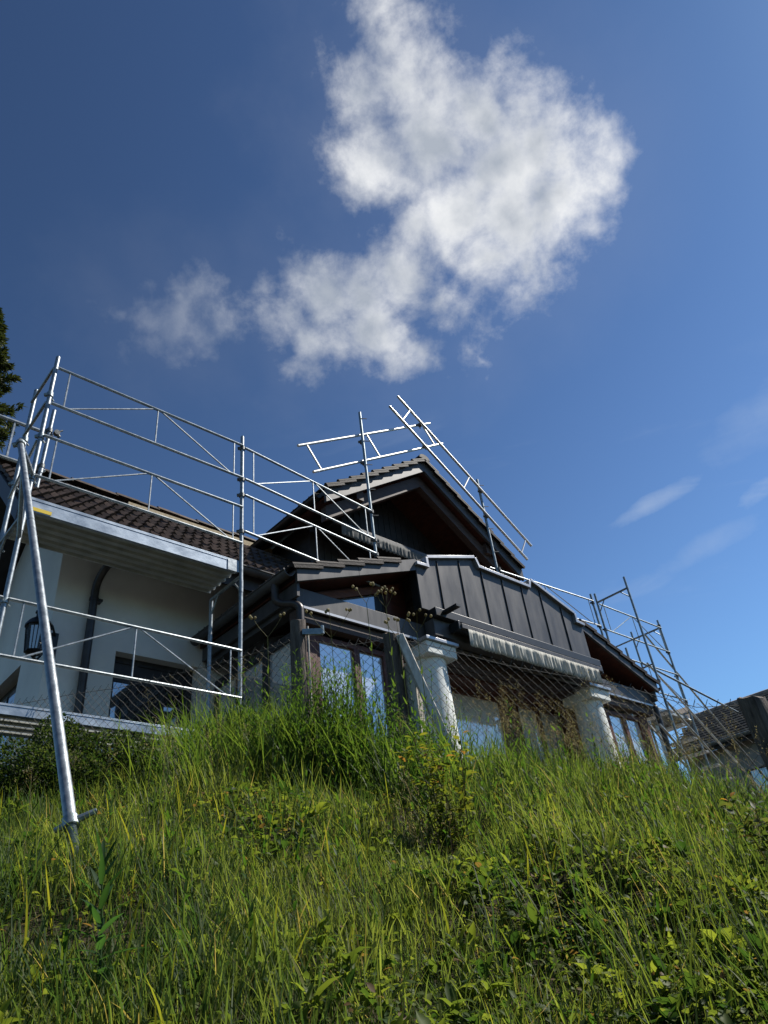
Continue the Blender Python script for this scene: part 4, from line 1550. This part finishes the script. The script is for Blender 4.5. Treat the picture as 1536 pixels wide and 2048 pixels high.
def sample(n, v0=0.95, v1=6.4, pw=1.0, margin=0.5):
    """points on the bank inside what the camera can see, with a margin"""
    v = v0 + (v1 - v0) * rng.random(n) ** pw
    half = 0.60 * v + margin
    u = (rng.random(n) * 2 - 1) * half
    return u, v


def pts3(u, v, dz=0.0):
    x = u * RT[0] + v * FW[0]
    y = u * RT[1] + v * FW[1]
    return np.stack([x, y, ground_z(u, v) + dz], 1)


def mix(a, b, f):
    a, b = np.array(a), np.array(b)
    return a * (1 - f[:, None]) + b * f[:, None]


def tufts(g, n, ncl, v0, v1, pw, spread, L0, L1, w0, w1, ca, cb, rows, seed, lean=(0.05, 0.75), curl=(0.1, 1.2), crest=0.5, dens=None):
    """blades gathered in tufts that lean outwards; each tuft has its own height and colour"""
    cu, cv = sample(ncl, v0, v1, pw)
    if dens is not None:
        k = rng.random(ncl) < dens(cu, cv)
        cu, cv = cu[k], cv[k]
        n = int(n * len(cu) / ncl)
        ncl = len(cu)
    idx = rng.integers(0, ncl, n)
    ch = (0.55 + 0.75 * rng.random(ncl) ** 1.3)[idx]
    ct = np.clip(patch(cu, cv, seed) * 0.9 - 0.05 + rng.normal(0, 0.22, ncl), 0, 1)[idx]
    ou, ov = rng.normal(0, spread, n), rng.normal(0, spread, n)
    u, v = cu[idx] + ou, cv[idx] + ov
    ex = ou * RT[0] + ov * FW[0]
    ey = ou * RT[1] + ov * FW[1]
    az = np.arctan2(ey, ex) + rng.normal(0, 0.8, n)
    L = (L0 + (L1 - L0) * rng.random(n)) * ch * (1 + crest * np.clip((v - 3.4) / 1.4, 0, 1)) * (0.75 + 0.5 * patch(u, v, seed + 3))
    c = mix(ca, cb, np.clip(ct + rng.normal(0, 0.16, n), 0, 1))
    dry = (rng.random(n) < 0.02).astype(float) * 0.8
    c = mix(c, (0.26, 0.20, 0.085), dry)
    g.add(blades(pts3(u, v, -0.015), az, L, w0 + (w1 - w0) * rng.random(n), rng.uniform(*lean, n), rng.uniform(*curl, n), c, rows))


def make_grass():
    g = Pile()
    tufts(g, 120000, 8600, 0.95, 6.6, 0.9, 0.030, 0.06, 0.15, 0.0020, 0.0042, (0.046, 0.086, 0.025), (0.175, 0.208, 0.056), 3, 0.3, (0.0, 0.5), (0.1, 0.9), 0.5, lambda a, b: 1 - 0.75 * herb_mask(a, b))
    tufts(g, 62000, 4200, 0.95, 6.3, 0.95, 0.038, 0.09, 0.22, 0.0036, 0.0078, (0.041, 0.083, 0.024), (0.175, 0.214, 0.055), 4, 2.6, (0.0, 0.38), (0.1, 1.1), 0.6, lambda a, b: 1 - 0.85 * herb_mask(a, b))
    # taller rank grass over the right half of the bank
    tufts(g, 15000, 1300, 2.0, 5.4, 0.8, 0.045, 0.18, 0.36, 0.003, 0.0065, (0.034, 0.070, 0.018), (0.125, 0.160, 0.036), 5, 5.2, (0.0, 0.35), (0.1, 1.0), 0.25,
          lambda a, b: np.clip(0.12 + 0.9 * (a - 0.1), 0.06, 0.9) * np.where((a > 1.35) & (b > 3.4), 0.3, 1.0))
    # thatch
    n = 6000
    u, v = sample(n, 0.95, 5.6, 0.9)
    c = mix((0.12, 0.09, 0.045), (0.24, 0.19, 0.10), rng.random(n))
    g.add(blades(pts3(u, v, 0.0), rng.uniform(0, 2 * np.pi, n), 0.05 + 0.10 * rng.random(n), 0.0015 + 0.0015 * rng.random(n), rng.uniform(0.9, 1.6, n), rng.uniform(-0.3, 0.4, n), c, 2))
    # long lush blades in clumps near the crest
    cl = 900
    cu, cv = sample(cl, 3.9, 6.0, 0.8, 0.6)
    keep = (rng.random(cl) < np.where(cu < 0.35, 1.0, 0.4)) & ~((cu < -1.55) & (cv < 4.9)) & ~((cu > -0.02) & (cu < 0.5) & (cv > 4.5)) & ~((cu > 1.5) & (cv < 4.9))
    cu, cv = cu[keep], cv[keep]
    for i in range(len(cu)):
        k = rng.integers(14, 30)
        uu = cu[i] + rng.normal(0, 0.055, k)
        vv = cv[i] + rng.normal(0, 0.055, k)
        hh = (0.40 if cu[i] < 0.35 else 0.36) * (1.25 if -1.0 < cu[i] < -0.12 and cv[i] < 5.2 else 1.0) * (0.7 + 0.6 * patch(cu[i:i + 1], cv[i:i + 1], 7.7)[0])
        L = hh * (0.65 + 0.6 * rng.random(k))
        c = mix((0.028, 0.068, 0.016), (0.110, 0.160, 0.030), np.clip(rng.normal(0.45, 0.3, k), 0, 1))
        g.add(blades(pts3(uu, vv, -0.01), rng.uniform(0, 2 * np.pi, k), L, 0.0065 + 0.005 * rng.random(k), rng.uniform(0.0, 0.30, k), rng.uniform(0.3, 1.7, k), c, 5))
    # single broad yellowish blades on the near slope
    n = 1100
    u, v = sample(n, 1.3, 4.2, 0.8)
    L = 0.10 + 0.15 * rng.random(n)
    c = mix((0.07, 0.11, 0.016), (0.21, 0.215, 0.03), rng.random(n))
    g.add(blades(pts3(u, v, -0.01), rng.uniform(0, 2 * np.pi, n), L, 0.005 + 0.006 * rng.random(n), rng.uniform(0.0, 0.5, n), rng.uniform(0.0, 0.8, n), c, 5))
    # dry straws
    n = 420
    u, v = sample(n, 1.0, 5.0, 1.0)
    L = 0.12 + 0.20 * rng.random(n)
    c = mix((0.24, 0.17, 0.08), (0.34, 0.28, 0.14), rng.random(n))
    g.add(blades(pts3(u, v, 0.01), rng.uniform(0, 2 * np.pi, n), L, 0.002 + 0.002 * rng.random(n), rng.uniform(0.5, 1.5, n), rng.uniform(-0.3, 0.5, n), c, 3))
    o = g.build('meadow_grass', 'grass')
    tag(o, 'tall unmown green meadow grass covering the steep bank', 'grass', kind='stuff')


def make_herbs():
    h = Pile()
    # clover-like small leaves low in the sward
    n = 60000
    u, v = sample(n, 0.95, 5.6, 0.9)
    keep = rng.random(n) < 0.10 + 0.25 * patch(u, v, 5.5) + 0.85 * herb_mask(u, v)
    u, v = u[keep], v[keep]
    n = len(u)
    az = rng.uniform(0, 2 * np.pi, n)
    el = rng.uniform(0.0, 0.9, n)
    D = np.stack([np.cos(az) * np.cos(el), np.sin(az) * np.cos(el), np.sin(el)], 1)
    Nn = np.tile(np.array([0, 0, 1.0]), (n, 1)) + rng.normal(0, 0.35, (n, 3))
    L = (0.014 + 0.024 * rng.random(n)) * (0.6 + 0.12 * v)
    c = mix((0.028, 0.060, 0.014), (0.150, 0.180, 0.034), np.clip(rng.normal(0.4, 0.28, n), 0, 1))
    c = mix(c, (0.16, 0.085, 0.04), (rng.random(n) < 0.05) * 0.8)
    h.add(leaves(pts3(u, v, 0.01 + 0.10 * rng.random(n)), D, Nn, L, L * rng.uniform(0.45, 0.95, n), rng.uniform(0, 0.8, n), c))
    # rosettes of longer leaves (plantain, sorrel), thick in the herb patches
    nc = 3000
    cu, cv = sample(nc, 1.1, 5.0, 0.85)
    low = np.clip((cu + 0.4) / 0.8, 0, 1) * np.clip((3.4 - cv) / 1.0, 0, 1)
    keep = rng.random(nc) < 0.07 + 0.45 * herb_mask(cu, cv) + 0.55 * low * patch(cu, cv, 8.2)
    cu, cv = cu[keep], cv[keep]
    nc = len(cu)
    k = 7
    n = nc * k
    u = np.repeat(cu, k) + rng.normal(0, 0.010, n)
    v = np.repeat(cv, k) + rng.normal(0, 0.010, n)
    az = np.tile(np.arange(k) * 2.4, nc) + np.repeat(rng.uniform(0, 6, nc), k) + rng.normal(0, 0.25, n)
    el = rng.uniform(0.3, 1.25, n)
    D = np.stack([np.cos(az) * np.cos(el), np.sin(az) * np.cos(el), np.sin(el)], 1)
    Nn = np.stack([-np.cos(az) * np.sin(el), -np.sin(az) * np.sin(el), np.cos(el)], 1) + rng.normal(0, 0.2, (n, 3))
    size = np.repeat(rng.uniform(0.6, 1.25, nc), k)
    L = (0.055 + 0.050 * rng.random(n)) * size
    ct = np.repeat(np.clip(rng.normal(0.35, 0.3, nc), 0, 1), k)
    c = mix((0.026, 0.060, 0.014), (0.165, 0.205, 0.034), np.clip(ct + rng.normal(0, 0.12, n), 0, 1))
    h.add(leaves(pts3(u, v, 0.015 + 0.07 * np.repeat(rng.random(nc), k)), D, Nn, L, L * np.repeat(rng.uniform(0.20, 0.42, nc), k), rng.uniform(0.1, 0.7, n), c, (0.25, 0.95, 0.85, 0.0), 0.45))
    o = h.build('meadow_herbs', 'leaf')
    tag(o, 'low broad-leaved herbs growing among the grass of the bank', 'herbs', kind='stuff')
    # leafy upright stems with narrow leaves
    t = Pile()
    spots = []
    for _ in range(230):
        spots.append((-0.48 + rng.normal(0, 0.21), 4.50 + rng.normal(0, 0.20), 0.46 + 0.36 * rng.random()))
    for _ in range(35):
        spots.append((-0.12 + rng.normal(0, 0.30), 4.6 + rng.normal(0, 0.25), 0.42 + 0.16 * rng.random()))
    for _ in range(150):
        uu, vv = sample(1, 2.0, 5.0, 0.8, 0.1)
        spots.append((uu[0], vv[0], 0.18 + 0.16 * rng.random()))
    for _ in range(60):
        spots.append((1.2 + rng.normal(0, 0.5), 4.1 + rng.normal(0, 0.4), 0.32 + 0.2 * rng.random()))
    for (uu, vv, hh) in spots:
        b = pts3(np.array([uu]), np.array([vv]), -0.01)[0]
        ln = rng.normal(0, 0.10, 2)
        k = 6
        pp = [b + np.array([ln[0] * hh * (i / k) ** 1.6, ln[1] * hh * (i / k) ** 1.6, hh * i / k]) for i in range(k + 1)]
        cc = np.array((0.045, 0.09, 0.018)) * rng.uniform(0.8, 1.25)
        t.add(tri_stem([tuple(p) for p in pp], 0.0024, cc, 3, 0.0010))
        m = int(hh / 0.028)
        f = np.linspace(0.12, 1.0, m)
        base = np.stack([np.interp(f, np.linspace(0, 1, k + 1), np.array(pp)[:, j]) for j in range(3)], 1)
        az = np.arange(m) * 2.4 + rng.uniform(0, 6)
        el = rng.uniform(0.55, 1.15, m)
        D = np.stack([np.cos(az) * np.cos(el), np.sin(az) * np.cos(el), np.sin(el)], 1)
        Nn = np.stack([-np.cos(az) * np.sin(el), -np.sin(az) * np.sin(el), np.cos(el)], 1)
        L = (0.05 + 0.035 * rng.random(m)) * (1.15 - 0.6 * f)
        c = mix((0.028, 0.075, 0.013), (0.07, 0.13, 0.02), np.clip(f * 0.7 + rng.normal(0, 0.2, m), 0, 1))
        t.add(leaves(base, D, Nn, L, L * 0.19, rng.uniform(0.0, 0.5, m), c, (0.5, 1.0, 0.7, 0.0)))
    o = t.build('leafy_stems', 'leaf')
    tag(o, 'upright leafy meadow stems with narrow leaves along the crest', 'herbs', kind='stuff')


def make_panicles():
    p = Pile()
    spots = []
    for _ in range(125):
        spots.append((0.85 + rng.normal(0, 0.36), 4.50 + rng.normal(0, 0.25), 0.40 + 0.34 * rng.random() ** 1.8, 0.5))
    for _ in range(80):
        spots.append((1.6 + rng.normal(0, 0.45), 4.2 + rng.normal(0, 0.35), 0.42 + 0.4 * rng.random() ** 2, 0.3))
    for _ in range(40):
        uu, vv = sample(1, 2.2, 4.6, 0.8, 0.0)
        spots.append((uu[0], vv[0], 0.35 + 0.2 * rng.random(), 0.35))
    for _ in range(16):
        spots.append((-1.25 + rng.normal(0, 0.30), 5.0 + rng.normal(0, 0.15), 0.62 + 0.2 * rng.random(), 0.7))
    for uu, vv, hh, br in spots:
        b = pts3(np.array([uu]), np.array([vv]), 0)[0]
        ln = rng.normal(0, 0.13, 2)
        k = 6
        fr = np.linspace(0, 1, k + 1)
        pp = np.stack([b[0] + ln[0] * hh * fr ** 2, b[1] + ln[1] * hh * fr ** 2, b[2] + hh * fr], 1)
        sc_ = mix((0.10, 0.12, 0.04), (0.20, 0.16, 0.085), np.array([rng.random()]))[0]
        p.add(tri_stem([tuple(q) for q in pp], 0.0013, sc_, 3, 0.0006))
        # open panicle: whorls of hair-thin branches, each with a few spikelets
        m = int(rng.integers(10, 17))
        f0 = 1 - rng.uniform(0.22, 0.34)
        fs = np.linspace(f0, 0.99, m)
        base = np.stack([np.interp(fs, fr, pp[:, j]) for j in range(3)], 1)
        az = rng.uniform(0, 2 * np.pi, m)
        bl = 0.075 * (1.25 - (fs - f0) / (1 - f0)) * rng.uniform(0.5, 1.1, m)
        el = rng.uniform(0.2, 0.9, m)
        D = np.stack([np.cos(az) * np.cos(el), np.sin(az) * np.cos(el), np.sin(el)], 1)
        bc = mix((0.14, 0.14, 0.06), (0.24, 0.18, 0.11), rng.random(m))
        p.add(blades(base, az, bl, np.full(m, 0.0009), np.pi / 2 - el, np.full(m, 0.3), bc, 2))
        tips = base + D * bl[:, None]
        r = 4
        P = np.repeat(tips, r, 0) - np.repeat(D * bl[:, None], r, 0) * rng.random((m * r, 1)) * 0.6 + rng.normal(0, 0.004, (m * r, 3))
        az2 = rng.uniform(0, 2 * np.pi, m * r)
        cc = mix((0.20, 0.20, 0.10), (0.33, 0.28, 0.18), rng.random(m * r)) * (0.75 if br > 0.6 else 1.0)
        p.add(blades(P, az2, rng.uniform(0.004, 0.009, m * r), np.full(m * r, 0.0030), rng.uniform(0, 1.2, m * r), np.zeros(m * r), cc, 2))
    o = p.build('panicle_grass', 'seed')
    tag(o, 'thin seeding grasses with loose brownish panicles in front of the fence', 'grass', kind='stuff')


def stalk(u, v, zt, spread, heads, label, lean=0.0):
    b = Vector((*W(u, v), gz(u, v)))
    t = thing('flower_stalk', b, label, 'flower', 'tall budding stalks before the annex')
    fork = Vector((*W(u + lean * 0.5, v), zt - 0.13 - 0.05 * spread))
    s = Pile()
    mid = b.lerp(fork, 0.5) + Vector((0.015, 0.01, 0))
    s.add(tri_stem([tuple(b), tuple(mid), tuple(fork)], 0.0035, (0.10, 0.13, 0.05), 5, 0.0022))
    for f in (0.55, 0.72):
        q = np.array([tuple(b.lerp(fork, f))])
        for a in (0.6, 3.8):
            az = a + 5 * f
            D = np.array([[math.cos(az) * 0.6, math.sin(az) * 0.6, 0.8]])
            s.add(leaves(q, D, np.array([[-math.cos(az), -math.sin(az), 0.6]]), np.array([0.07]), np.array([0.012]), np.array([0.1]), np.array([[0.07, 0.12, 0.025]]), (0.8, 1.0, 0.6, 0)))
    tips = []
    for i in range(heads):
        f = (i / (heads - 1) - 0.5) * 2 if heads > 1 else 0
        tip = Vector((*W(u + lean + f * 0.10 * spread, v + random.uniform(-0.05, 0.05)), zt + random.uniform(-0.03, 0.015) - 0.02 * abs(f)))
        md = fork.lerp(tip, 0.6) + Vector((0, 0, -0.012))
        s.add(tri_stem([tuple(fork), tuple(md), tuple(tip)], 0.002, (0.13, 0.13, 0.06), 4, 0.0015))
        tips.append(tip)
    s.build('stem', 'leaf', t)
    for tip in tips:
        for _ in range(random.choice((2, 3, 3))):
            o = Vector((random.uniform(-.022, .022), random.uniform(-.022, .022), random.uniform(-.018, .02)))
            mb = MB().lathe(tip + o, [(0.002, -0.013), (0.008, -0.007), (0.0105, 0.001), (0.008, 0.009), (0.003, 0.013)], 8)
            V = np.array(mb.v)
            me = mb.mesh('bud', 'seed')
            at = me.attributes.new('tone', 'FLOAT_COLOR', 'POINT')
            cc = np.ones((len(V), 4), np.float32)
            cc[:, :3] = (0.36, 0.32, 0.18)
            cc[:, :3] *= random.uniform(0.7, 1.15)
            at.data.foreach_set('color', cc.ravel())
            link(bpy.data.objects.new('bud', me), t)


def leafy_shrub(name, u, v, hgt, n_st, spread, lab, cat, cols, ll, lw, per, seed=1):
    b = Vector((*W(u, v), gz(u, v)))
    t = thing(name, b, lab, cat)
    rg = np.random.default_rng(seed)
    st, lf = Pile(), Pile()
    for i in range(n_st):
        a = rg.uniform(0, 2 * np.pi)
        rr = spread * rg.random() ** 0.6
        hh = hgt * rg.uniform(0.6, 1.05)
        k = 6
        fr = np.linspace(0, 1, k + 1)
        off = np.array([math.cos(a), math.sin(a)]) * rr
        pp = np.stack([b.x + off[0] * (0.2 + 0.8 * fr), b.y + off[1] * (0.2 + 0.8 * fr), b.z + hh * fr], 1) + np.concatenate([np.zeros((1, 3)), rg.normal(0, 0.01, (k, 3))])
        st.add(tri_stem([tuple(p) for p in pp], 0.004, (0.10, 0.07, 0.035), 4, 0.0015))
        m = int(per * hh)
        f = rg.uniform(0.15, 1.0, m)
        base = np.stack([np.interp(f, fr, pp[:, j]) for j in range(3)], 1)
        az = rg.uniform(0, 2 * np.pi, m)
        el = rg.uniform(0.0, 0.9, m)
        D = np.stack([np.cos(az) * np.cos(el), np.sin(az) * np.cos(el), np.sin(el)], 1)
        Nn = np.stack([-np.cos(az) * np.sin(el), -np.sin(az) * np.sin(el), np.cos(el)], 1) + rg.normal(0, 0.25, (m, 3))
        L = ll * rg.uniform(0.6, 1.2, m)
        sel = rg.random(m)
        c = mix(cols[0], cols[1], np.clip(f * 0.6 + rg.normal(0.1, 0.3, m), 0, 1))
        c = np.where((sel < 0.12)[:, None] & (f > 0.75)[:, None], np.array(cols[2]), c)
        base = base + D * (rg.random(m) * ll * 0.8)[:, None]
        lf.add(leaves(base, D, Nn, L, L * lw, rg.uniform(0, 0.6, m), c))
    st.build('stems', 'leaf', t)
    o = lf.build('foliage', 'leaf', t)
    tag(o, kind='stuff')
    return t


def bush():
    u, v = -2.30, 4.70
    b = Vector((*W(u, v), gz(u, v)))
    t = thing('bush', b, 'dense dark round bush with tiny glossy leaves beside the raking prop', 'bush')
    rg = np.random.default_rng(5)
    lf, st = Pile(), Pile()
    n = 42000
    d = rg.normal(0, 1, (n, 3))
    d[:, 2] = np.abs(d[:, 2])
    d /= np.linalg.norm(d, axis=1)[:, None]
    lump = 1 + 0.16 * np.sin(5 * d[:, 0] + 2) * np.sin(6 * d[:, 1] + 1) + 0.12 * np.sin(9 * d[:, 2] + 4 * d[:, 0])
    rad = lump * (1.03 - 0.55 * rg.random(n) ** 1.6)
    ax = np.array([0.56, 0.52, 0.55])
    P = np.array(b) + d * ax * rad[:, None] + np.array([0, 0, -0.05])
    # turn the long axis across the slope
    az = rg.uniform(0, 2 * np.pi, n)
    el = rg.uniform(-0.2, 1.0, n)
    D = np.stack([np.cos(az) * np.cos(el), np.sin(az) * np.cos(el), np.sin(el)], 1) * 0.7 + d * 0.8
    Nn = d + rg.normal(0, 0.6, (n, 3)) + np.array([0, 0, 0.5])
    L = rg.uniform(0.014, 0.028, n)
    c = mix((0.012, 0.030, 0.008), (0.060, 0.080, 0.026), np.clip(rg.normal(0.3, 0.3, n), 0, 1))
    lf.add(leaves(P, D, Nn, L, L * 0.62, rg.uniform(0, 0.4, n), c))
    for i in range(60):
        e = d[i * 7] * ax * 0.92
        st.add(tri_stem([tuple(b), tuple(np.array(b) + e * 0.5 + rg.normal(0, 0.03, 3)), tuple(np.array(b) + e)], 0.008, (0.05, 0.035, 0.02), 4, 0.002))
    st.build('branches', 'leaf', t)
    o = lf.build('foliage', 'leaf', t)
    tag(o, kind='stuff')


def lance_plant():
    u, v = -0.83, 2.02
    b = Vector((*W(u, v), gz(u, v)))
    t = thing('lance_leaved_plant', b, 'single upright dark green plant with long lance leaves low on the left', 'plant')
    s = Pile()
    top = Vector((*W(u - 0.02, v - 0.02), 0.37))
    s.add(tri_stem([tuple(b), tuple(b.lerp(top, 0.5) + Vector((0.006, 0, 0))), tuple(top)], 0.0045, (0.06, 0.11, 0.04), 6, 0.002))
    s.build('stem', 'leaf', t)
    k = 26
    rg = np.random.default_rng(3)
    for i in range(k):
        f = 0.18 + 0.82 * i / (k - 1)
        p = np.array([tuple(b.lerp(top, f))])
        az = i * 2.4 + rg.uniform(-0.3, 0.3)
        el = 0.25 + 0.95 * f ** 2
        D = np.array([[math.cos(az) * math.cos(el), math.sin(az) * math.cos(el), math.sin(el)]])
        Nn = np.array([[-math.cos(az) * math.sin(el), -math.sin(az) * math.sin(el), math.cos(el)]])
        L = np.array([0.150 - 0.065 * f])
        q = Pile()
        q.add(leaves(p, D, Nn, L, L * 0.17, np.array([0.35 * (1 - f)]), np.array([[0.024, 0.062, 0.018]]) * rg.uniform(0.8, 1.5), (0.5, 1.0, 0.75, 0)))
        q.build('leaf', 'leaf', t)


def spruce():
    bx, by = 2.9, 25.0
    b = Vector((bx, by, 1.3))
    t = thing('spruce_tree', b, 'tall dark green spruce rising behind the tiled roof at the left edge', 'tree')
    H = 25.0
    MB().path([tuple(b), (bx + 0.1, by, 14), (bx, by, 1.3 + H)], 0.34, 10, 0.03).build('trunk', 'bark', t)
    rg = np.random.default_rng(9)
    p = Pile()
    z = 8.0
    while z < H:
        r = 2.9 * (1 - (z / H) ** 4.0) + 0.2
        for k in range(8):
            a = rg.uniform(0, 2 * np.pi)
            rr = r * rg.uniform(0.55, 1.1)
            m = 150
            f = rg.random(m) ** 0.7
            d = np.array([math.cos(a), math.sin(a)])
            s = np.array([-d[1], d[0]])
            w = rg.normal(0, 0.20, m) * (1.1 - 0.75 * f)
            x = bx + d[0] * f * rr + s[0] * w
            y = by + d[1] * f * rr + s[1] * w
            zz = 1.3 + z - 0.30 * f * rr + 0.26 * (f * rr) ** 2 / r + rg.normal(0, 0.05, m) - np.abs(w) * 0.3
            P = np.stack([x, y, zz], 1)
            az = a + rg.normal(0, 0.8, m)
            el = rg.normal(0.15, 0.5, m)
            D = np.stack([np.cos(az) * np.cos(el), np.sin(az) * np.cos(el), np.sin(el)], 1)
            L = rg.uniform(0.14, 0.30, m)
            c = mix((0.022, 0.040, 0.014), (0.062, 0.075, 0.022), np.clip(f * 0.8 + rg.normal(0, 0.25, m), 0, 1))
            p.add(leaves(P, D, rg.normal(0, 1, (m, 3)) + np.array([0, 0, 1.0]), L, L * 0.34, np.full(m, 0.1), c, (0.6, 1.0, 0.7, 0.0), 0.6))
        z += 0.34
    o = p.build('crown', 'needle', t)
    tag(o, kind='stuff')


make_grass()
make_herbs()
make_panicles()
stalk(-0.92, 4.55, 2.34, 1.0, 2, 'forked budding stalk left of the first wooden fence post')
stalk(-0.47, 4.52, 2.28, 1.4, 3, 'wide forked budding stalk before the left glazing of the annex')
stalk(-0.20, 4.42, 2.42, 0.6, 2, 'tallest budding stalk reaching the triangular gable window')
stalk(-0.07, 4.45, 2.38, 0.6, 4, 'tall budding stalk with a row of buds below the barge board')
stalk(-0.01, 4.56, 2.20, 0.8, 3, 'shorter budding stalk beside the second fence post')
stalk(0.10, 4.56, 2.22, 0.7, 3, 'leaning budding stalk just left of the first white pillar', 0.04)
leafy_shrub('sapling', 0.13, 3.42, 0.56, 11, 0.21, 'yellow-green leafy sapling standing in the grass below the brace', 'sapling', ((0.045, 0.080, 0.016), (0.15, 0.155, 0.022), (0.18, 0.10, 0.03)), 0.042, 0.5, 80, 2)
leafy_shrub('sapling', 1.38, 3.05, 0.42, 8, 0.16, 'leafy sapling with orange tips at the right edge of the bank', 'sapling', ((0.03, 0.06, 0.015), (0.09, 0.10, 0.03), (0.45, 0.20, 0.02)), 0.06, 0.42, 90, 4)
leafy_shrub('weed', 0.05, 4.85, 0.40, 14, 0.22, 'dark leafy weed clump at the foot of the raking brace', 'weed', ((0.02, 0.055, 0.012), (0.05, 0.10, 0.02), (0.05, 0.10, 0.02)), 0.06, 0.3, 130, 6)
bush()
lance_plant()
spruce()
